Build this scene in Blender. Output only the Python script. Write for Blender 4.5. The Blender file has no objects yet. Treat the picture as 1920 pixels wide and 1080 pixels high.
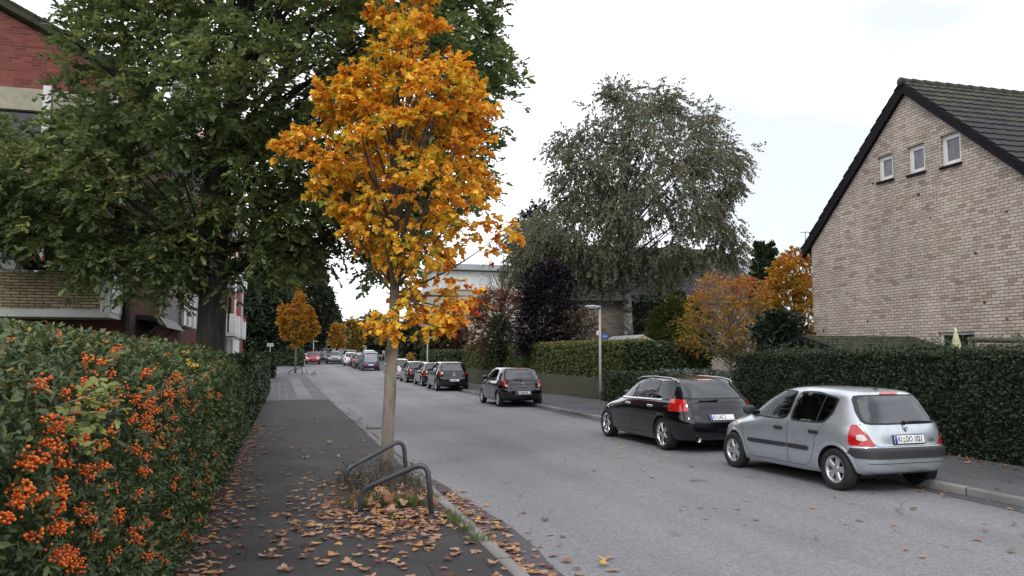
import bpy, bmesh, math, random
import numpy as np
from mathutils import Vector, Matrix
from mathutils.geometry import delaunay_2d_cdt
random.seed(7); RNG = np.random.default_rng(7)
SC = bpy.context.scene; COL = SC.collection
R = math.radians
# ---------------------------------------------------------------- camera, sky, sun, exposure
CAMH = 1.88; PITCH = R(4.877); YAW = R(15.412); FPX = 1500.0
cd = bpy.data.cameras.new('camera'); cam = bpy.data.objects.new('camera', cd); COL.objects.link(cam)
cam.location = (0, 0, CAMH); cam.rotation_euler = (math.pi/2+PITCH, 0, -YAW)
cd.sensor_width = 36; cd.lens = FPX/1920*36; cd.clip_start = 0.05; cd.clip_end = 3000
SC.camera = cam
SUN_EL, SUN_AZ = R(42), R(215)          # azimuth measured clockwise from +Y
w = bpy.data.worlds.new('World'); SC.world = w; w.use_nodes = True
nt = w.node_tree; nt.nodes.clear()
N_ = nt.nodes.new; L_ = nt.links.new
out = N_('ShaderNodeOutputWorld'); bg = N_('ShaderNodeBackground'); sky = N_('ShaderNodeTexSky')
sky.sky_type = 'NISHITA'; sky.sun_disc = False; sky.sun_elevation = SUN_EL; sky.sun_rotation = SUN_AZ
bg.inputs[1].default_value = 0.1; L_(sky.outputs[0], bg.inputs[0])
bg2 = N_('ShaderNodeBackground'); tc = N_('ShaderNodeTexCoord'); nz = N_('ShaderNodeTexNoise')
nz.inputs['Scale'].default_value = 1.6; nz.inputs['Detail'].default_value = 4; nz.inputs['Roughness'].default_value = .5
mp = N_('ShaderNodeMapping'); mp.inputs['Scale'].default_value = (1, 1, 2.2); mp.inputs['Location'].default_value = (.35, 0, .1)
L_(tc.outputs['Generated'], mp.inputs[0]); L_(mp.outputs[0], nz.inputs['Vector'])
cr = N_('ShaderNodeValToRGB'); e = cr.color_ramp.elements
e[0].position = .37; e[0].color = (.49, .515, .55, 1); e[1].position = .6; e[1].color = (1.0, 1.0, 1.03, 1)
L_(nz.outputs[0], cr.inputs[0]); L_(cr.outputs[0], bg2.inputs[0]); bg2.inputs[1].default_value = 1.12
mx = N_('ShaderNodeMixShader'); mx.inputs[0].default_value = .93
L_(bg.outputs[0], mx.inputs[1]); L_(bg2.outputs[0], mx.inputs[2]); L_(mx.outputs[0], out.inputs[0])
sl = bpy.data.lights.new('sun', 'SUN'); sl.energy = 0.7; sl.angle = R(14); sl.color = (1, .96, .9)
so = bpy.data.objects.new('sun', sl); COL.objects.link(so)
sd = Vector((math.sin(SUN_AZ)*math.cos(SUN_EL), math.cos(SUN_AZ)*math.cos(SUN_EL), math.sin(SUN_EL)))
so.rotation_euler = sd.to_track_quat('Z', 'Y').to_euler()
SC.view_settings.view_transform = 'Standard'; SC.view_settings.look = 'None'
SC.view_settings.exposure = 0.8; SC.view_settings.gamma = 1
SC.cycles.max_bounces = 6; SC.cycles.diffuse_bounces = 4; SC.cycles.glossy_bounces = 3
SC.cycles.transmission_bounces = 3; SC.cycles.use_denoising = True
# ---------------------------------------------------------------- placing helpers
FW = Vector((math.sin(YAW)*math.cos(PITCH), math.cos(YAW)*math.cos(PITCH), math.sin(PITCH)))
RT = Vector((math.cos(YAW), -math.sin(YAW), 0)); UPV = RT.cross(FW)
def at(px, py, Y):
    d = RT*((px-960)/FPX)+UPV*((540-py)/FPX)+FW
    return Vector((0, 0, CAMH))+d*(Y/d.y)
def atX(px, py, X):
    d = RT*((px-960)/FPX)+UPV*((540-py)/FPX)+FW
    return Vector((0, 0, CAMH))+d*(X/d.x)
def g(Y):                                # the street rises gently in the distance
    if Y < 30: return 0.0
    if Y < 150: return 2.2e-4*(Y-30)**2
    return 3.168+(Y-150)*.0528
def lk(Y): return 1.93-.012*max(0, Y-12)              # left kerb line
def rk(Y): return 8.86-.016*max(0, Y-45)              # right kerb line
def nrm(a):
    a = np.asarray(a, float); return a/np.maximum(np.linalg.norm(a, axis=-1, keepdims=True), 1e-9)
# ---------------------------------------------------------------- mesh helpers
def make_mesh(name, V, F, mats, mi=None, rnd=None, smooth=False):
    """V (n,3); F list of index tuples or (m,k) array"""
    me = bpy.data.meshes.new(name); V = np.asarray(V, np.float32)
    if isinstance(F, np.ndarray):
        m, k = F.shape; idx = F.ravel().astype(np.int32); tot = np.full(m, k, np.int32)
    else:
        tot = np.array([len(f) for f in F], np.int32); m = len(F)
        idx = np.fromiter((i for f in F for i in f), np.int32)
    st = np.zeros(m, np.int32); st[1:] = np.cumsum(tot)[:-1]
    me.vertices.add(len(V)); me.vertices.foreach_set('co', V.ravel())
    me.loops.add(len(idx)); me.loops.foreach_set('vertex_index', idx)
    me.polygons.add(m); me.polygons.foreach_set('loop_start', st)
    if smooth is not False: me.polygons.foreach_set('use_smooth', np.full(m, bool(smooth)))
    for x in (mats if isinstance(mats, (list, tuple)) else [mats]): me.materials.append(x)
    if mi is not None: me.polygons.foreach_set('material_index', np.asarray(mi, np.int32))
    if rnd is not None:
        a = me.attributes.new('rnd', 'FLOAT', 'FACE'); a.data.foreach_set('value', np.asarray(rnd, np.float32))
    me.update(calc_edges=True); me.validate()
    return me
def tag(o, label=None, cat=None, group=None, kind=None):
    if label: o['label'] = label
    if cat: o['category'] = cat
    if group: o['group'] = group
    if kind: o['kind'] = kind
    return o
def thing(name, label, cat, loc=(0, 0, 0), rz=0, group=None):
    o = bpy.data.objects.new(name, None); COL.objects.link(o); o.empty_display_size = .2
    o.location = loc; o.rotation_euler = (0, 0, rz); return tag(o, label, cat, group)
def root_loc(o):
    v = Vector((0, 0, 0))
    while o is not None: v += o.location; o = o.parent
    return v
def O(name, me, parent=None, local=False, loc=None):
    """link a mesh; world-space vertices are moved into an unrotated parent's space unless local"""
    o = bpy.data.objects.new(name, me); COL.objects.link(o)
    if parent is not None:
        o.parent = parent
        if not local: me.transform(Matrix.Translation(-root_loc(parent)))
    if loc is not None: o.location = loc
    return o
class MB:
    def __init__(s): s.V = []; s.F = []; s.S = []
    def add(s, V, F, sm=False):
        b = len(s.V); s.V += [tuple(v) for v in V]; s.F += [tuple(i+b for i in f) for f in F]; s.S += [sm]*len(F)
    def box(s, c, d, rz=0, ax=None, bev=0):
        x, y, z = d[0]/2, d[1]/2, d[2]/2
        if bev:
            b = min(bev, x*.9, y*.9, z*.9)
            bm = bmesh.new(); bmesh.ops.create_cube(bm, size=1)
            for v in bm.verts: v.co = Vector((v.co.x*2*x, v.co.y*2*y, v.co.z*2*z))
            bmesh.ops.bevel(bm, geom=bm.edges[:], offset=b, segments=2, affect='EDGES', profile=.5)
            bm.verts.index_update(); P = [v.co.copy() for v in bm.verts]; Fs = [[v.index for v in f.verts] for f in bm.faces]; bm.free()
        else:
            P = [Vector((i*x, j*y, k*z)) for k in (-1, 1) for j in (-1, 1) for i in (-1, 1)]
            Fs = [(0, 2, 3, 1), (4, 5, 7, 6), (0, 1, 5, 4), (2, 6, 7, 3), (0, 4, 6, 2), (1, 3, 7, 5)]
        M = Matrix.Rotation(rz, 3, 'Z') if ax is None else ax
        s.add([M @ p+Vector(c) for p in P], Fs)
    def quad(s, a, b, c, d): s.add([a, b, c, d], [(0, 1, 2, 3)])
    def prism(s, poly, e):
        """polygon (list of 3d points) extruded by vector e"""
        n = len(poly); e = Vector(e); P = [Vector(p) for p in poly]
        s.add(P+[p+e for p in P], [tuple(range(n))[::-1], tuple(range(n, 2*n))]+[(i, (i+1) % n, (i+1) % n+n, i+n) for i in range(n)])
    def tube(s, pts, rad, n=8, cap=True):
        pts = [Vector(p) for p in pts]; m = len(pts)
        rad = rad if hasattr(rad, '__len__') else [rad]*m
        V = []; F = []; ref = None
        for i, p in enumerate(pts):
            t = (pts[min(i+1, m-1)]-pts[max(i-1, 0)]).normalized()
            if ref is None: ref = t.orthogonal().normalized()
            ref = (ref-t*ref.dot(t)).normalized(); b = t.cross(ref)
            for k in range(n):
                a = 2*math.pi*k/n; V.append(p+(ref*math.cos(a)+b*math.sin(a))*rad[i])
        for i in range(m-1):
            for k in range(n):
                F.append((i*n+k, i*n+(k+1) % n, (i+1)*n+(k+1) % n, (i+1)*n+k))
        if cap: F += [tuple(range(n))[::-1], tuple((m-1)*n+k for k in range(n))]
        s.add(V, F, True)
    def lathe(s, prof, c=(0, 0, 0), axis='Z', n=24):
        V = []; F = []
        for (r, h) in prof:
            for k in range(n):
                a = 2*math.pi*k/n; x, y = r*math.cos(a), r*math.sin(a)
                p = (x, y, h) if axis == 'Z' else (h, x, y) if axis == 'X' else (x, h, y)
                V.append(Vector(p)+Vector(c))
        for i in range(len(prof)-1):
            for k in range(n): F.append((i*n+k, i*n+(k+1) % n, (i+1)*n+(k+1) % n, (i+1)*n+k))
        s.add(V, F, True)
    def build(s, name, m, parent=None, local=False, loc=None, fix=True):
        me = make_mesh(name, s.V, s.F, m)
        me.polygons.foreach_set('use_smooth', s.S)
        if fix:
            bm = bmesh.new(); bm.from_mesh(me); bmesh.ops.recalc_face_normals(bm, faces=bm.faces[:]); bm.to_mesh(me); bm.free()
        return O(name, me, parent, local, loc)
def text_mesh(body, size, mat_, align='CENTER', ext=.0008, bold=.012):
    cu = bpy.data.curves.new('text', 'FONT'); cu.body = body; cu.size = size; cu.extrude = ext; cu.offset = bold*size
    cu.align_x = align; cu.align_y = 'CENTER'; cu.resolution_u = 3
    ob = bpy.data.objects.new('text', cu); COL.objects.link(ob)
    me = bpy.data.meshes.new_from_object(ob.evaluated_get(bpy.context.evaluated_depsgraph_get()))
    bpy.data.objects.remove(ob); me.materials.clear(); me.materials.append(mat_); return me
# ---------------------------------------------------------------- materials
def nodes(name):
    m = bpy.data.materials.new(name); m.use_nodes = True; t = m.node_tree
    return m, t.nodes.new, t.links.new, t.nodes['Principled BSDF'], t
def setin(N, v, link, sock):
    if hasattr(v, 'is_output'): link(v, sock)
    else: sock.default_value = v
def math_(N, L, op, a, b=0.0, c=0.0, clamp=False):
    n = N('ShaderNodeMath'); n.operation = op; n.use_clamp = clamp
    for i, v in enumerate((a, b, c)): setin(N, v, L, n.inputs[i])
    return n.outputs[0]
def ramp(N, L, fac, stops, interp='LINEAR'):
    r = N('ShaderNodeValToRGB'); cr = r.color_ramp; cr.interpolation = interp
    while len(cr.elements) < len(stops): cr.elements.new(.5)
    for el, (p, c) in zip(cr.elements, stops): el.position = p; el.color = (*c, 1)
    if fac is not None: L(fac, r.inputs[0])
    return r.outputs[0]
def noise(N, L, vec, scale, detail=4, rough=.55):
    n = N('ShaderNodeTexNoise'); n.inputs['Scale'].default_value = scale; n.inputs['Detail'].default_value = detail
    n.inputs['Roughness'].default_value = rough
    if vec is not None: L(vec, n.inputs['Vector'])
    return n.outputs[0]
def mixc(N, L, fac, a, b, mode='MIX'):
    n = N('ShaderNodeMix'); n.data_type = 'RGBA'; n.blend_type = mode
    setin(N, fac, L, n.inputs[0])
    for v, i in ((a, 6), (b, 7)):
        if isinstance(v, tuple): n.inputs[i].default_value = (*v[:3], 1)
        else: L(v, n.inputs[i])
    return n.outputs[2]
def bump(N, L, b, h, dist, strength=.6):
    n = N('ShaderNodeBump'); n.inputs['Strength'].default_value = strength; n.inputs['Distance'].default_value = dist
    L(h, n.inputs['Height']); L(n.outputs[0], b.inputs['Normal'])
def pos(N): return N('ShaderNodeNewGeometry').outputs['Position']
def P(name, c, r=.6, m=0., var=.18, scale=6., bmp=0., bscale=60., coat=0., spec=.5, stretch=None):
    M, N, L, b, t = nodes(name)
    if stretch:
        mpn = N('ShaderNodeMapping'); mpn.inputs['Scale'].default_value = stretch; L(pos(N), mpn.inputs[0]); pv = mpn.outputs[0]
    else: pv = N('ShaderNodeTexCoord').outputs['Object']
    f = noise(N, L, pv, scale)
    lo = tuple(x*(1-var) for x in c); hi = tuple(min(1, x*(1+var)) for x in c)
    L(ramp(N, L, f, [(.3, lo), (.7, hi)]), b.inputs['Base Color'])
    b.inputs['Roughness'].default_value = r; b.inputs['Metallic'].default_value = m
    b.inputs['Coat Weight'].default_value = coat; b.inputs['Coat Roughness'].default_value = .04
    b.inputs['Specular IOR Level'].default_value = spec
    if bmp: bump(N, L, b, noise(N, L, pv, bscale, 5), bmp)
    return M
def leafmat(name, stops, rough=.5, tr=.3, spec=.4):
    M, N, L, b, t = nodes(name)
    a = N('ShaderNodeAttribute'); a.attribute_name = 'rnd'
    c = ramp(N, L, a.outputs['Fac'], stops)
    L(c, b.inputs['Base Color']); b.inputs['Roughness'].default_value = rough; b.inputs['Specular IOR Level'].default_value = spec
    tn = N('ShaderNodeBsdfTranslucent'); L(c, tn.inputs[0])
    ms = N('ShaderNodeMixShader'); ms.inputs[0].default_value = tr
    L(b.outputs[0], ms.inputs[1]); L(tn.outputs[0], ms.inputs[2]); L(ms.outputs[0], t.nodes['Material Output'].inputs[0])
    return M
def brick(name, stops, mortar, bw=.25, bh=.0833, mt=.011, floor=False, rough=.85, dist=.008, stain=.25, stack=False, holes=False):
    M, N, L, b, t = nodes(name)
    p = pos(N); s = N('ShaderNodeSeparateXYZ'); L(p, s.inputs[0])
    if floor: u, v = s.outputs[0], s.outputs[1]
    else:
        gn = N('ShaderNodeNewGeometry'); sn = N('ShaderNodeSeparateXYZ'); L(gn.outputs['True Normal'], sn.inputs[0])
        k = math_(N, L, 'GREATER_THAN', math_(N, L, 'ABSOLUTE', sn.outputs[0]), .7)
        u = math_(N, L, 'ADD', math_(N, L, 'MULTIPLY', s.outputs[1], k), math_(N, L, 'MULTIPLY', s.outputs[0], math_(N, L, 'SUBTRACT', 1., k)))
        v = s.outputs[2]
    vv = math_(N, L, 'DIVIDE', v, bh); row = math_(N, L, 'FLOOR', vv)
    wn1 = N('ShaderNodeTexWhiteNoise'); wn1.noise_dimensions = '1D'; L(row, wn1.inputs['W'])
    off = 0. if stack else math_(N, L, 'ADD', math_(N, L, 'MULTIPLY', row, .5), math_(N, L, 'MULTIPLY', wn1.outputs[0], .22))
    uu = math_(N, L, 'ADD', math_(N, L, 'DIVIDE', u, bw), off); col = math_(N, L, 'FLOOR', uu)
    fu = math_(N, L, 'FRACT', uu); fv = math_(N, L, 'FRACT', vv)
    du = math_(N, L, 'MULTIPLY', math_(N, L, 'MINIMUM', fu, math_(N, L, 'SUBTRACT', 1., fu)), bw)
    dv = math_(N, L, 'MULTIPLY', math_(N, L, 'MINIMUM', fv, math_(N, L, 'SUBTRACT', 1., fv)), bh)
    d = math_(N, L, 'MINIMUM', du, dv)
    wob = math_(N, L, 'MULTIPLY', math_(N, L, 'SUBTRACT', noise(N, L, p, 22, 3), .5), mt*.8)
    mr = N('ShaderNodeMapRange'); mr.interpolation_type = 'SMOOTHSTEP'; L(math_(N, L, 'ADD', d, wob), mr.inputs[0])
    mr.inputs[1].default_value = mt*.35; mr.inputs[2].default_value = mt*.75
    cx = N('ShaderNodeCombineXYZ'); L(col, cx.inputs[0]); L(row, cx.inputs[1])
    wn = N('ShaderNodeTexWhiteNoise'); wn.noise_dimensions = '2D'; L(cx.outputs[0], wn.inputs['Vector'])
    c = ramp(N, L, wn.outputs[0], stops)
    n2 = noise(N, L, p, 30, 4); c = mixc(N, L, .35, c, ramp(N, L, n2, [(.25, (.35, .33, .32)), (.75, (1, 1, 1))]), 'MULTIPLY')
    c = mixc(N, L, mr.outputs[0], mortar, c)
    n3 = noise(N, L, p, .55, 5); c = mixc(N, L, stain, c, ramp(N, L, n3, [(.3, (.45, .43, .42)), (.65, (1, 1, 1))]), 'MULTIPLY')
    if holes:
        vh = N('ShaderNodeTexVoronoi'); vh.inputs['Scale'].default_value = 1.35; L(p, vh.inputs['Vector'])
        c = mixc(N, L, 1., c, ramp(N, L, math_(N, L, 'ADD', vh.outputs['Distance'], math_(N, L, 'MULTIPLY', wob, 3.)), [(.05, (.12, .11, .11)), (.085, (1, 1, 1))]), 'MULTIPLY')
        mps = N('ShaderNodeMapping'); mps.inputs['Scale'].default_value = (1, 1.6, .12); L(p, mps.inputs[0])
        c = mixc(N, L, .3, c, ramp(N, L, noise(N, L, mps.outputs[0], 1.5, 5, .6), [(.38, (.5, .48, .46)), (.6, (1, 1, 1))]), 'MULTIPLY')
    L(c, b.inputs['Base Color']); b.inputs['Roughness'].default_value = rough; b.inputs['Specular IOR Level'].default_value = .25
    bump(N, L, b, math_(N, L, 'ADD', mr.outputs[0], math_(N, L, 'MULTIPLY', n2, .4)), dist, .8)
    return M
def asphalt(name, c, contrast=.35, patch=.25, seed=0., lanes=False):
    M, N, L, b, t = nodes(name); p = pos(N)
    vo = N('ShaderNodeTexVoronoi'); vo.inputs['Scale'].default_value = 95; L(p, vo.inputs['Vector'])
    sp = N('ShaderNodeSeparateColor'); L(vo.outputs['Color'], sp.inputs[0])
    k = tuple(x*(1-contrast) for x in c); h = tuple(x*(1+contrast) for x in c)
    a = ramp(N, L, sp.outputs[0], [(.1, k), (.55, c), (.95, h)])
    mpn = N('ShaderNodeMapping'); mpn.inputs['Location'].default_value = (seed, seed, 0); mpn.inputs['Scale'].default_value = (1, .35, 1); L(p, mpn.inputs[0])
    pt = ramp(N, L, noise(N, L, mpn.outputs[0], .55, 6, .6), [(.32, (1-patch*1.6,)*3), (.5, (1-patch*.3,)*3), (.68, (1, 1, 1))])
    c2 = mixc(N, L, 1., a, pt, 'MULTIPLY')
    if lanes:
        ml = N('ShaderNodeMapping'); ml.inputs['Scale'].default_value = (1, .012, 1); L(p, ml.inputs[0])
        c2 = mixc(N, L, 1., c2, ramp(N, L, noise(N, L, ml.outputs[0], .75, 3, .5), [(.35, (.84, .84, .84)), (.6, (1.03, 1.03, 1.03))]), 'MULTIPLY')
        wp = N('ShaderNodeVectorMath'); wp.operation = 'ADD'; nv = N('ShaderNodeTexNoise'); nv.inputs['Scale'].default_value = 1.1; nv.inputs['Detail'].default_value = 5; L(p, nv.inputs['Vector']); L(p, wp.inputs[0]); L(nv.outputs['Color'], wp.inputs[1])
        ve = N('ShaderNodeTexVoronoi'); ve.feature = 'DISTANCE_TO_EDGE'; ve.inputs['Scale'].default_value = .16; L(wp.outputs[0], ve.inputs['Vector'])
        ck = math_(N, L, 'ADD', ve.outputs['Distance'], math_(N, L, 'MULTIPLY', math_(N, L, 'MAXIMUM', math_(N, L, 'SUBTRACT', noise(N, L, p, .35, 2), .4), .0), .15))
        c2 = mixc(N, L, 1., c2, ramp(N, L, ck, [(.0, (.55, .54, .55)), (.0035, (1, 1, 1))]), 'MULTIPLY')
        st2 = ramp(N, L, noise(N, L, p, 2.1, 2, .4), [(.24, (.6, .6, .6)), (.31, (1, 1, 1))]); c2 = mixc(N, L, .7, c2, st2, 'MULTIPLY')
    sn = ramp(N, L, noise(N, L, p, 14, 4, .6), [(.35, (.82, .82, .83)), (.6, (1, 1, 1))]); c2 = mixc(N, L, 1., c2, sn, 'MULTIPLY')
    L(c2, b.inputs['Base Color']); b.inputs['Roughness'].default_value = .8; b.inputs['Specular IOR Level'].default_value = .3
    bump(N, L, b, vo.outputs['Distance'], .006, .5)
    return M
# ---------------------------------------------------------------- material library
M = {}
M['asphalt'] = asphalt('asphalt', (.225, .224, .237), .3, .13, lanes=True)
M['asphalt_dark'] = asphalt('asphalt_dark', (.085, .083, .095), .4, .25, 5)
M['pave_right'] = asphalt('pavement_asphalt', (.1, .1, .105), .4, .3, 9)
M['pave_far'] = asphalt('pavement_far', (.16, .158, .172), .25, .25, 3)
M['pave_light'] = asphalt('pavement_light', (.25, .25, .265), .2, .2, 2)
M['slabs'] = brick('slabs', [(.0, (.045, .043, .045)), (.5, (.054, .052, .054)), (1, (.064, .061, .063))], (.03, .029, .028), .5, .5, .012, True, .75, .004, .7)
M['kerb'] = brick('kerb', [(0, (.2, .198, .19)), (1, (.3, .295, .285))], (.05, .05, .045), 9, 1.0, .02, True, .8, .01, .7)
M['soil'] = P('soil', (.035, .028, .02), .95, var=.5, scale=9, bmp=.03, bscale=35)
M['lawn'] = P('lawn', (.045, .06, .02), .95, var=.4, scale=.8, bmp=.03, bscale=30)
M['brick_buff'] = brick('brick_buff', [(0, (.38, .3, .25)), (.1, (.51, .415, .355)), (.35, (.58, .485, .42)), (.7, (.625, .54, .475)), (.95, (.67, .59, .525)), (1, (.54, .36, .29))], (.13, .118, .115), .25, .0833, .0145, stain=.3, holes=True)
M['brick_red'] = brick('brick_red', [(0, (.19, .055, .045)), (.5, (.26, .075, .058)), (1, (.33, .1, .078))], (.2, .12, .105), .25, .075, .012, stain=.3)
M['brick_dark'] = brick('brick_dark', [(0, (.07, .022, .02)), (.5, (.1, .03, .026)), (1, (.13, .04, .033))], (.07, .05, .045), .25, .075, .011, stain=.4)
M['brick_cream'] = brick('brick_cream', [(0, (.36, .27, .16)), (.5, (.46, .36, .22)), (1, (.55, .45, .3))], (.07, .055, .045), .31, .066, .017, stain=.45)
def tilemat():
    M_, N, L, b, t = nodes('roof_tile'); p = pos(N)
    a = ramp(N, L, noise(N, L, p, 7, 5, .7), [(.3, (.009, .008, .011)), (.55, (.021, .019, .024)), (.75, (.045, .041, .045))])
    s = N('ShaderNodeSeparateXYZ'); L(p, s.inputs[0]); up = math_(N, L, 'MULTIPLY', math_(N, L, 'SUBTRACT', s.outputs[2], 7.6), .05)
    mo = ramp(N, L, math_(N, L, 'ADD', noise(N, L, p, 3.2, 6, .65), up), [(.52, (0, 0, 0)), (.66, (.8, .8, .8))]); a = mixc(N, L, mo, a, (.05, .052, .022))
    li = ramp(N, L, noise(N, L, p, 19, 2), [(.7, (0, 0, 0)), (.76, (.6, .6, .6))]); a = mixc(N, L, li, a, (.2, .2, .19))
    L(a, b.inputs['Base Color']); b.inputs['Roughness'].default_value = .85; bump(N, L, b, noise(N, L, p, 40, 4), .012); return M_
M['tile'] = tilemat()
M['tile_moss'] = P('roof_tile_moss', (.04, .042, .022), .9, var=.75, scale=6, bmp=.02, bscale=30)
M['board_dark'] = P('board_dark', (.0075, .006, .0105), .8, var=.3, spec=.2)
M['white'] = P('white_paint', (.72, .72, .72), .5, var=.06)
M['white_dirty'] = P('white_render', (.55, .55, .55), .7, var=.15, scale=2)
M['grey_panel'] = P('grey_panel', (.3, .31, .34), .6, var=.12)
M['grey_dark'] = P('grey_dark', (.07, .07, .075), .6, var=.2)
M['cream'] = P('cream_render', (.36, .335, .26), .8, var=.15)
M['pane'] = P('window_pane', (.02, .023, .027), .06, var=.3, spec=.7)
M['curtain'] = P('curtain_pane', (.11, .11, .14), .12, var=.3, spec=.6)
M['zinc'] = P('zinc', (.09, .09, .095), .5, .5, var=.25)
M['bark'] = P('bark_dark', (.021, .018, .015), .95, var=.75, scale=6, bmp=.12, bscale=11, stretch=(2.5, 2.5, .5))
M['bark_young'] = P('bark_young', (.2, .165, .125), .85, var=.28, scale=3, bmp=.012, bscale=16, stretch=(3, 3, .8))
def maplebark_shaded():
    M_, N, L, b, t = nodes('bark_maple_crown_shade'); p = pos(N); s = N('ShaderNodeSeparateXYZ'); L(p, s.inputs[0])
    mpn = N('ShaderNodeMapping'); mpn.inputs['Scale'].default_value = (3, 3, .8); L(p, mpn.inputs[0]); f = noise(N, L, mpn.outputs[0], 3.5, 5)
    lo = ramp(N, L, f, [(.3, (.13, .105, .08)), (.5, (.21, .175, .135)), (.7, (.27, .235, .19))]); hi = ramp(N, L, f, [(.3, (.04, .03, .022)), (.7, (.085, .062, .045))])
    k = math_(N, L, 'MULTIPLY', math_(N, L, 'SUBTRACT', math_(N, L, 'ADD', s.outputs[2], f), 2.75), 1.6, clamp=True); c = mixc(N, L, k, lo, hi)  # crown's shade painted in: bark blends to dark brown up the trunk
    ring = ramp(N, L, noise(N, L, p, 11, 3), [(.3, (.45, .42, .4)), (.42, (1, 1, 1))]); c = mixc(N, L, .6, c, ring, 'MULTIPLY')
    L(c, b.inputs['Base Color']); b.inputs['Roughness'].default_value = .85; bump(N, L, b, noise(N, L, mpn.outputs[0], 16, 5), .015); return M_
M['bark_maple_shaded'] = maplebark_shaded()
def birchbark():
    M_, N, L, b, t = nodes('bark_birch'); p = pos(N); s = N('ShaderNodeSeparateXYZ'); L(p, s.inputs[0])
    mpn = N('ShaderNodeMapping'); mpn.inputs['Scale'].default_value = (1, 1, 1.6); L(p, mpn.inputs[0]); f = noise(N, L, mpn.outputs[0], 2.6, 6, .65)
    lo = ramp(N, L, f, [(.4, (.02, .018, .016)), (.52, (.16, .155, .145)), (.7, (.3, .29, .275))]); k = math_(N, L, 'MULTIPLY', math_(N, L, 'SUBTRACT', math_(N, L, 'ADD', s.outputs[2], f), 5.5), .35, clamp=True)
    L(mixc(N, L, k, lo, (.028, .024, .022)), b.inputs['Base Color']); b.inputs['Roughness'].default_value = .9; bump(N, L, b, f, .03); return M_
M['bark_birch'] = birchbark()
M['twig'] = P('twigs_and_inner_shade', (.022, .019, .013), .95, var=.5, scale=12, bmp=.03, bscale=25)  # twig brown; in hedge cores this dark colour also carries the inner shade
M['wood_grey'] = P('weathered_wood', (.085, .085, .055), .9, var=.45, scale=3, bmp=.01, bscale=20, stretch=(6, 6, .6))
M['wood_pale'] = P('pale_wood', (.48, .36, .2), .7, var=.15)
M['wood_brown'] = P('brown_wood', (.06, .025, .02), .8, var=.3)
M['steel_grey'] = P('painted_steel', (.062, .068, .08), .42, .3, var=.25, scale=9, bmp=.002, bscale=80)
M['lamp_grey'] = P('lamp_grey', (.36, .37, .355), .6, .2, var=.15, scale=3)
M['lamp_head'] = P('lamp_head', (.33, .36, .42), .45, .1, var=.1)
M['sign_blue'] = P('sign_blue', (.02, .09, .4), .4, var=.08)
M['sign_white'] = P('sign_white', (.75, .76, .78), .4, var=.05)
M['fabric_yellow'] = P('fabric_yellow', (.5, .5, .3), .8, var=.2)
M['flower_orange'] = P('flower_orange', (.8, .16, .02), .6, var=.3, scale=20)
M['flower_red'] = P('flower_red', (.6, .03, .03), .6, var=.3, scale=20)
# ---------------------------------------------------------------- ground, road, pavements
YS = np.concatenate([np.arange(-12, 30, 1.5), np.arange(30, 150, 2.5), np.arange(150, 421, 15)])
def strip(name, xl, xr, mat_, dz=0., ys=None, nx=2, jitter=0.):
    ys = YS if ys is None else ys; V = []; F = []
    for i, y in enumerate(ys):
        a, b = xl(y), xr(y)
        for k in range(nx+1): V.append((a+(b-a)*k/nx, y, g(y)+dz))
    for i in range(len(ys)-1):
        for k in range(nx): a = i*(nx+1)+k; F.append((a, a+1, a+nx+2, a+nx+1))
    return tag(O(name, make_mesh(name, V, F, mat_)), kind='structure')
def kerb(name, f, sgn):
    V = []; F = []
    for y in YS:
        x = f(y); z = g(y)
        V += [(x, y, z-.05), (x, y, z+.085), (x-.015*sgn, y, z+.105), (x-.14*sgn, y, z+.106), (x-.14*sgn, y, z-.05)]
    for i in range(len(YS)-1):
        for k in range(4): a = i*5+k; F.append((a, a+5, a+6, a+1))
    return tag(O(name, make_mesh(name, V, F, M['kerb'])), kind='structure')
gy = np.concatenate([[-120, -40], YS, [460, 520, 700]])
strip('ground', lambda y: -500, lambda y: 500, M['lawn'], -.03, gy, 4)
strip('road', lambda y: lk(y)-.05, lambda y: rk(y)+.05, M['asphalt'], 0., nx=4)
kerb('kerb_left', lk, 1); kerb('kerb_right', rk, -1)
yn = np.concatenate([np.arange(-12, 34, 1.0), [34.2]])
strip('footpath', lambda y: -3.0, lambda y: lk(y)-.139, M['slabs'], .1, yn)
strip('footpath_far', lambda y: -3.4, lambda y: lk(y)-.139, M['pave_far'], .1, np.concatenate([[34.2], np.arange(36, 150, 2.5)]))
strip('driveway_paving', lambda y: .35-.014*max(0, y-34), lambda y: .95-.012*max(0, y-34), M['pave_light'], .104, np.arange(34.6, 63, 2.2), 1)
strip('driveway_edge', lambda y: -1.2, lambda y: lk(y)-.14, M['pave_light'], .1045, np.array([34.05, 34.4]), 1)
for xo in (-.75, -.42, -.1):
    strip('paving_seam', lambda y: xo-.013*(y-34), lambda y: xo+.04-.013*(y-34), M['pave_light'], .1042, np.arange(35, 56, 3.), 1)
strip('pavement', lambda y: rk(y)+.139, lambda y: 14.5, M['pave_right'], .1)
ys_g = np.arange(2, 30, .35); gw = RNG.random(200)
strip('gutter', lambda y: lk(y)+.001, lambda y: lk(y)+.1+.3*max(0, min(1, (13-y)/3))+.05*math.sin(y*1.7)+.035*gw[int(y*3) % 200], M['asphalt_dark'], .004, ys_g, 1)
strip('gutter_right', lambda y: rk(y)-.28-.05*math.sin(y*1.1)-.03*gw[int(y*3) % 200], lambda y: rk(y)-.001, M['asphalt_dark'], .004, np.arange(2, 45, .5), 1)
for yy_, x0_, x1_ in ((44.5, 3.2, 6.6), (38.2, 4.5, 7.2)):
    strip('road_seam', lambda y: x0_, lambda y: x1_, M['asphalt_dark'], .004, np.array([yy_, yy_+.22]), 6)
dr = thing('drain_grate', 'iron gully grate in the left gutter past the maple', 'drain', (2.14, 21.4, .004))
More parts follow.
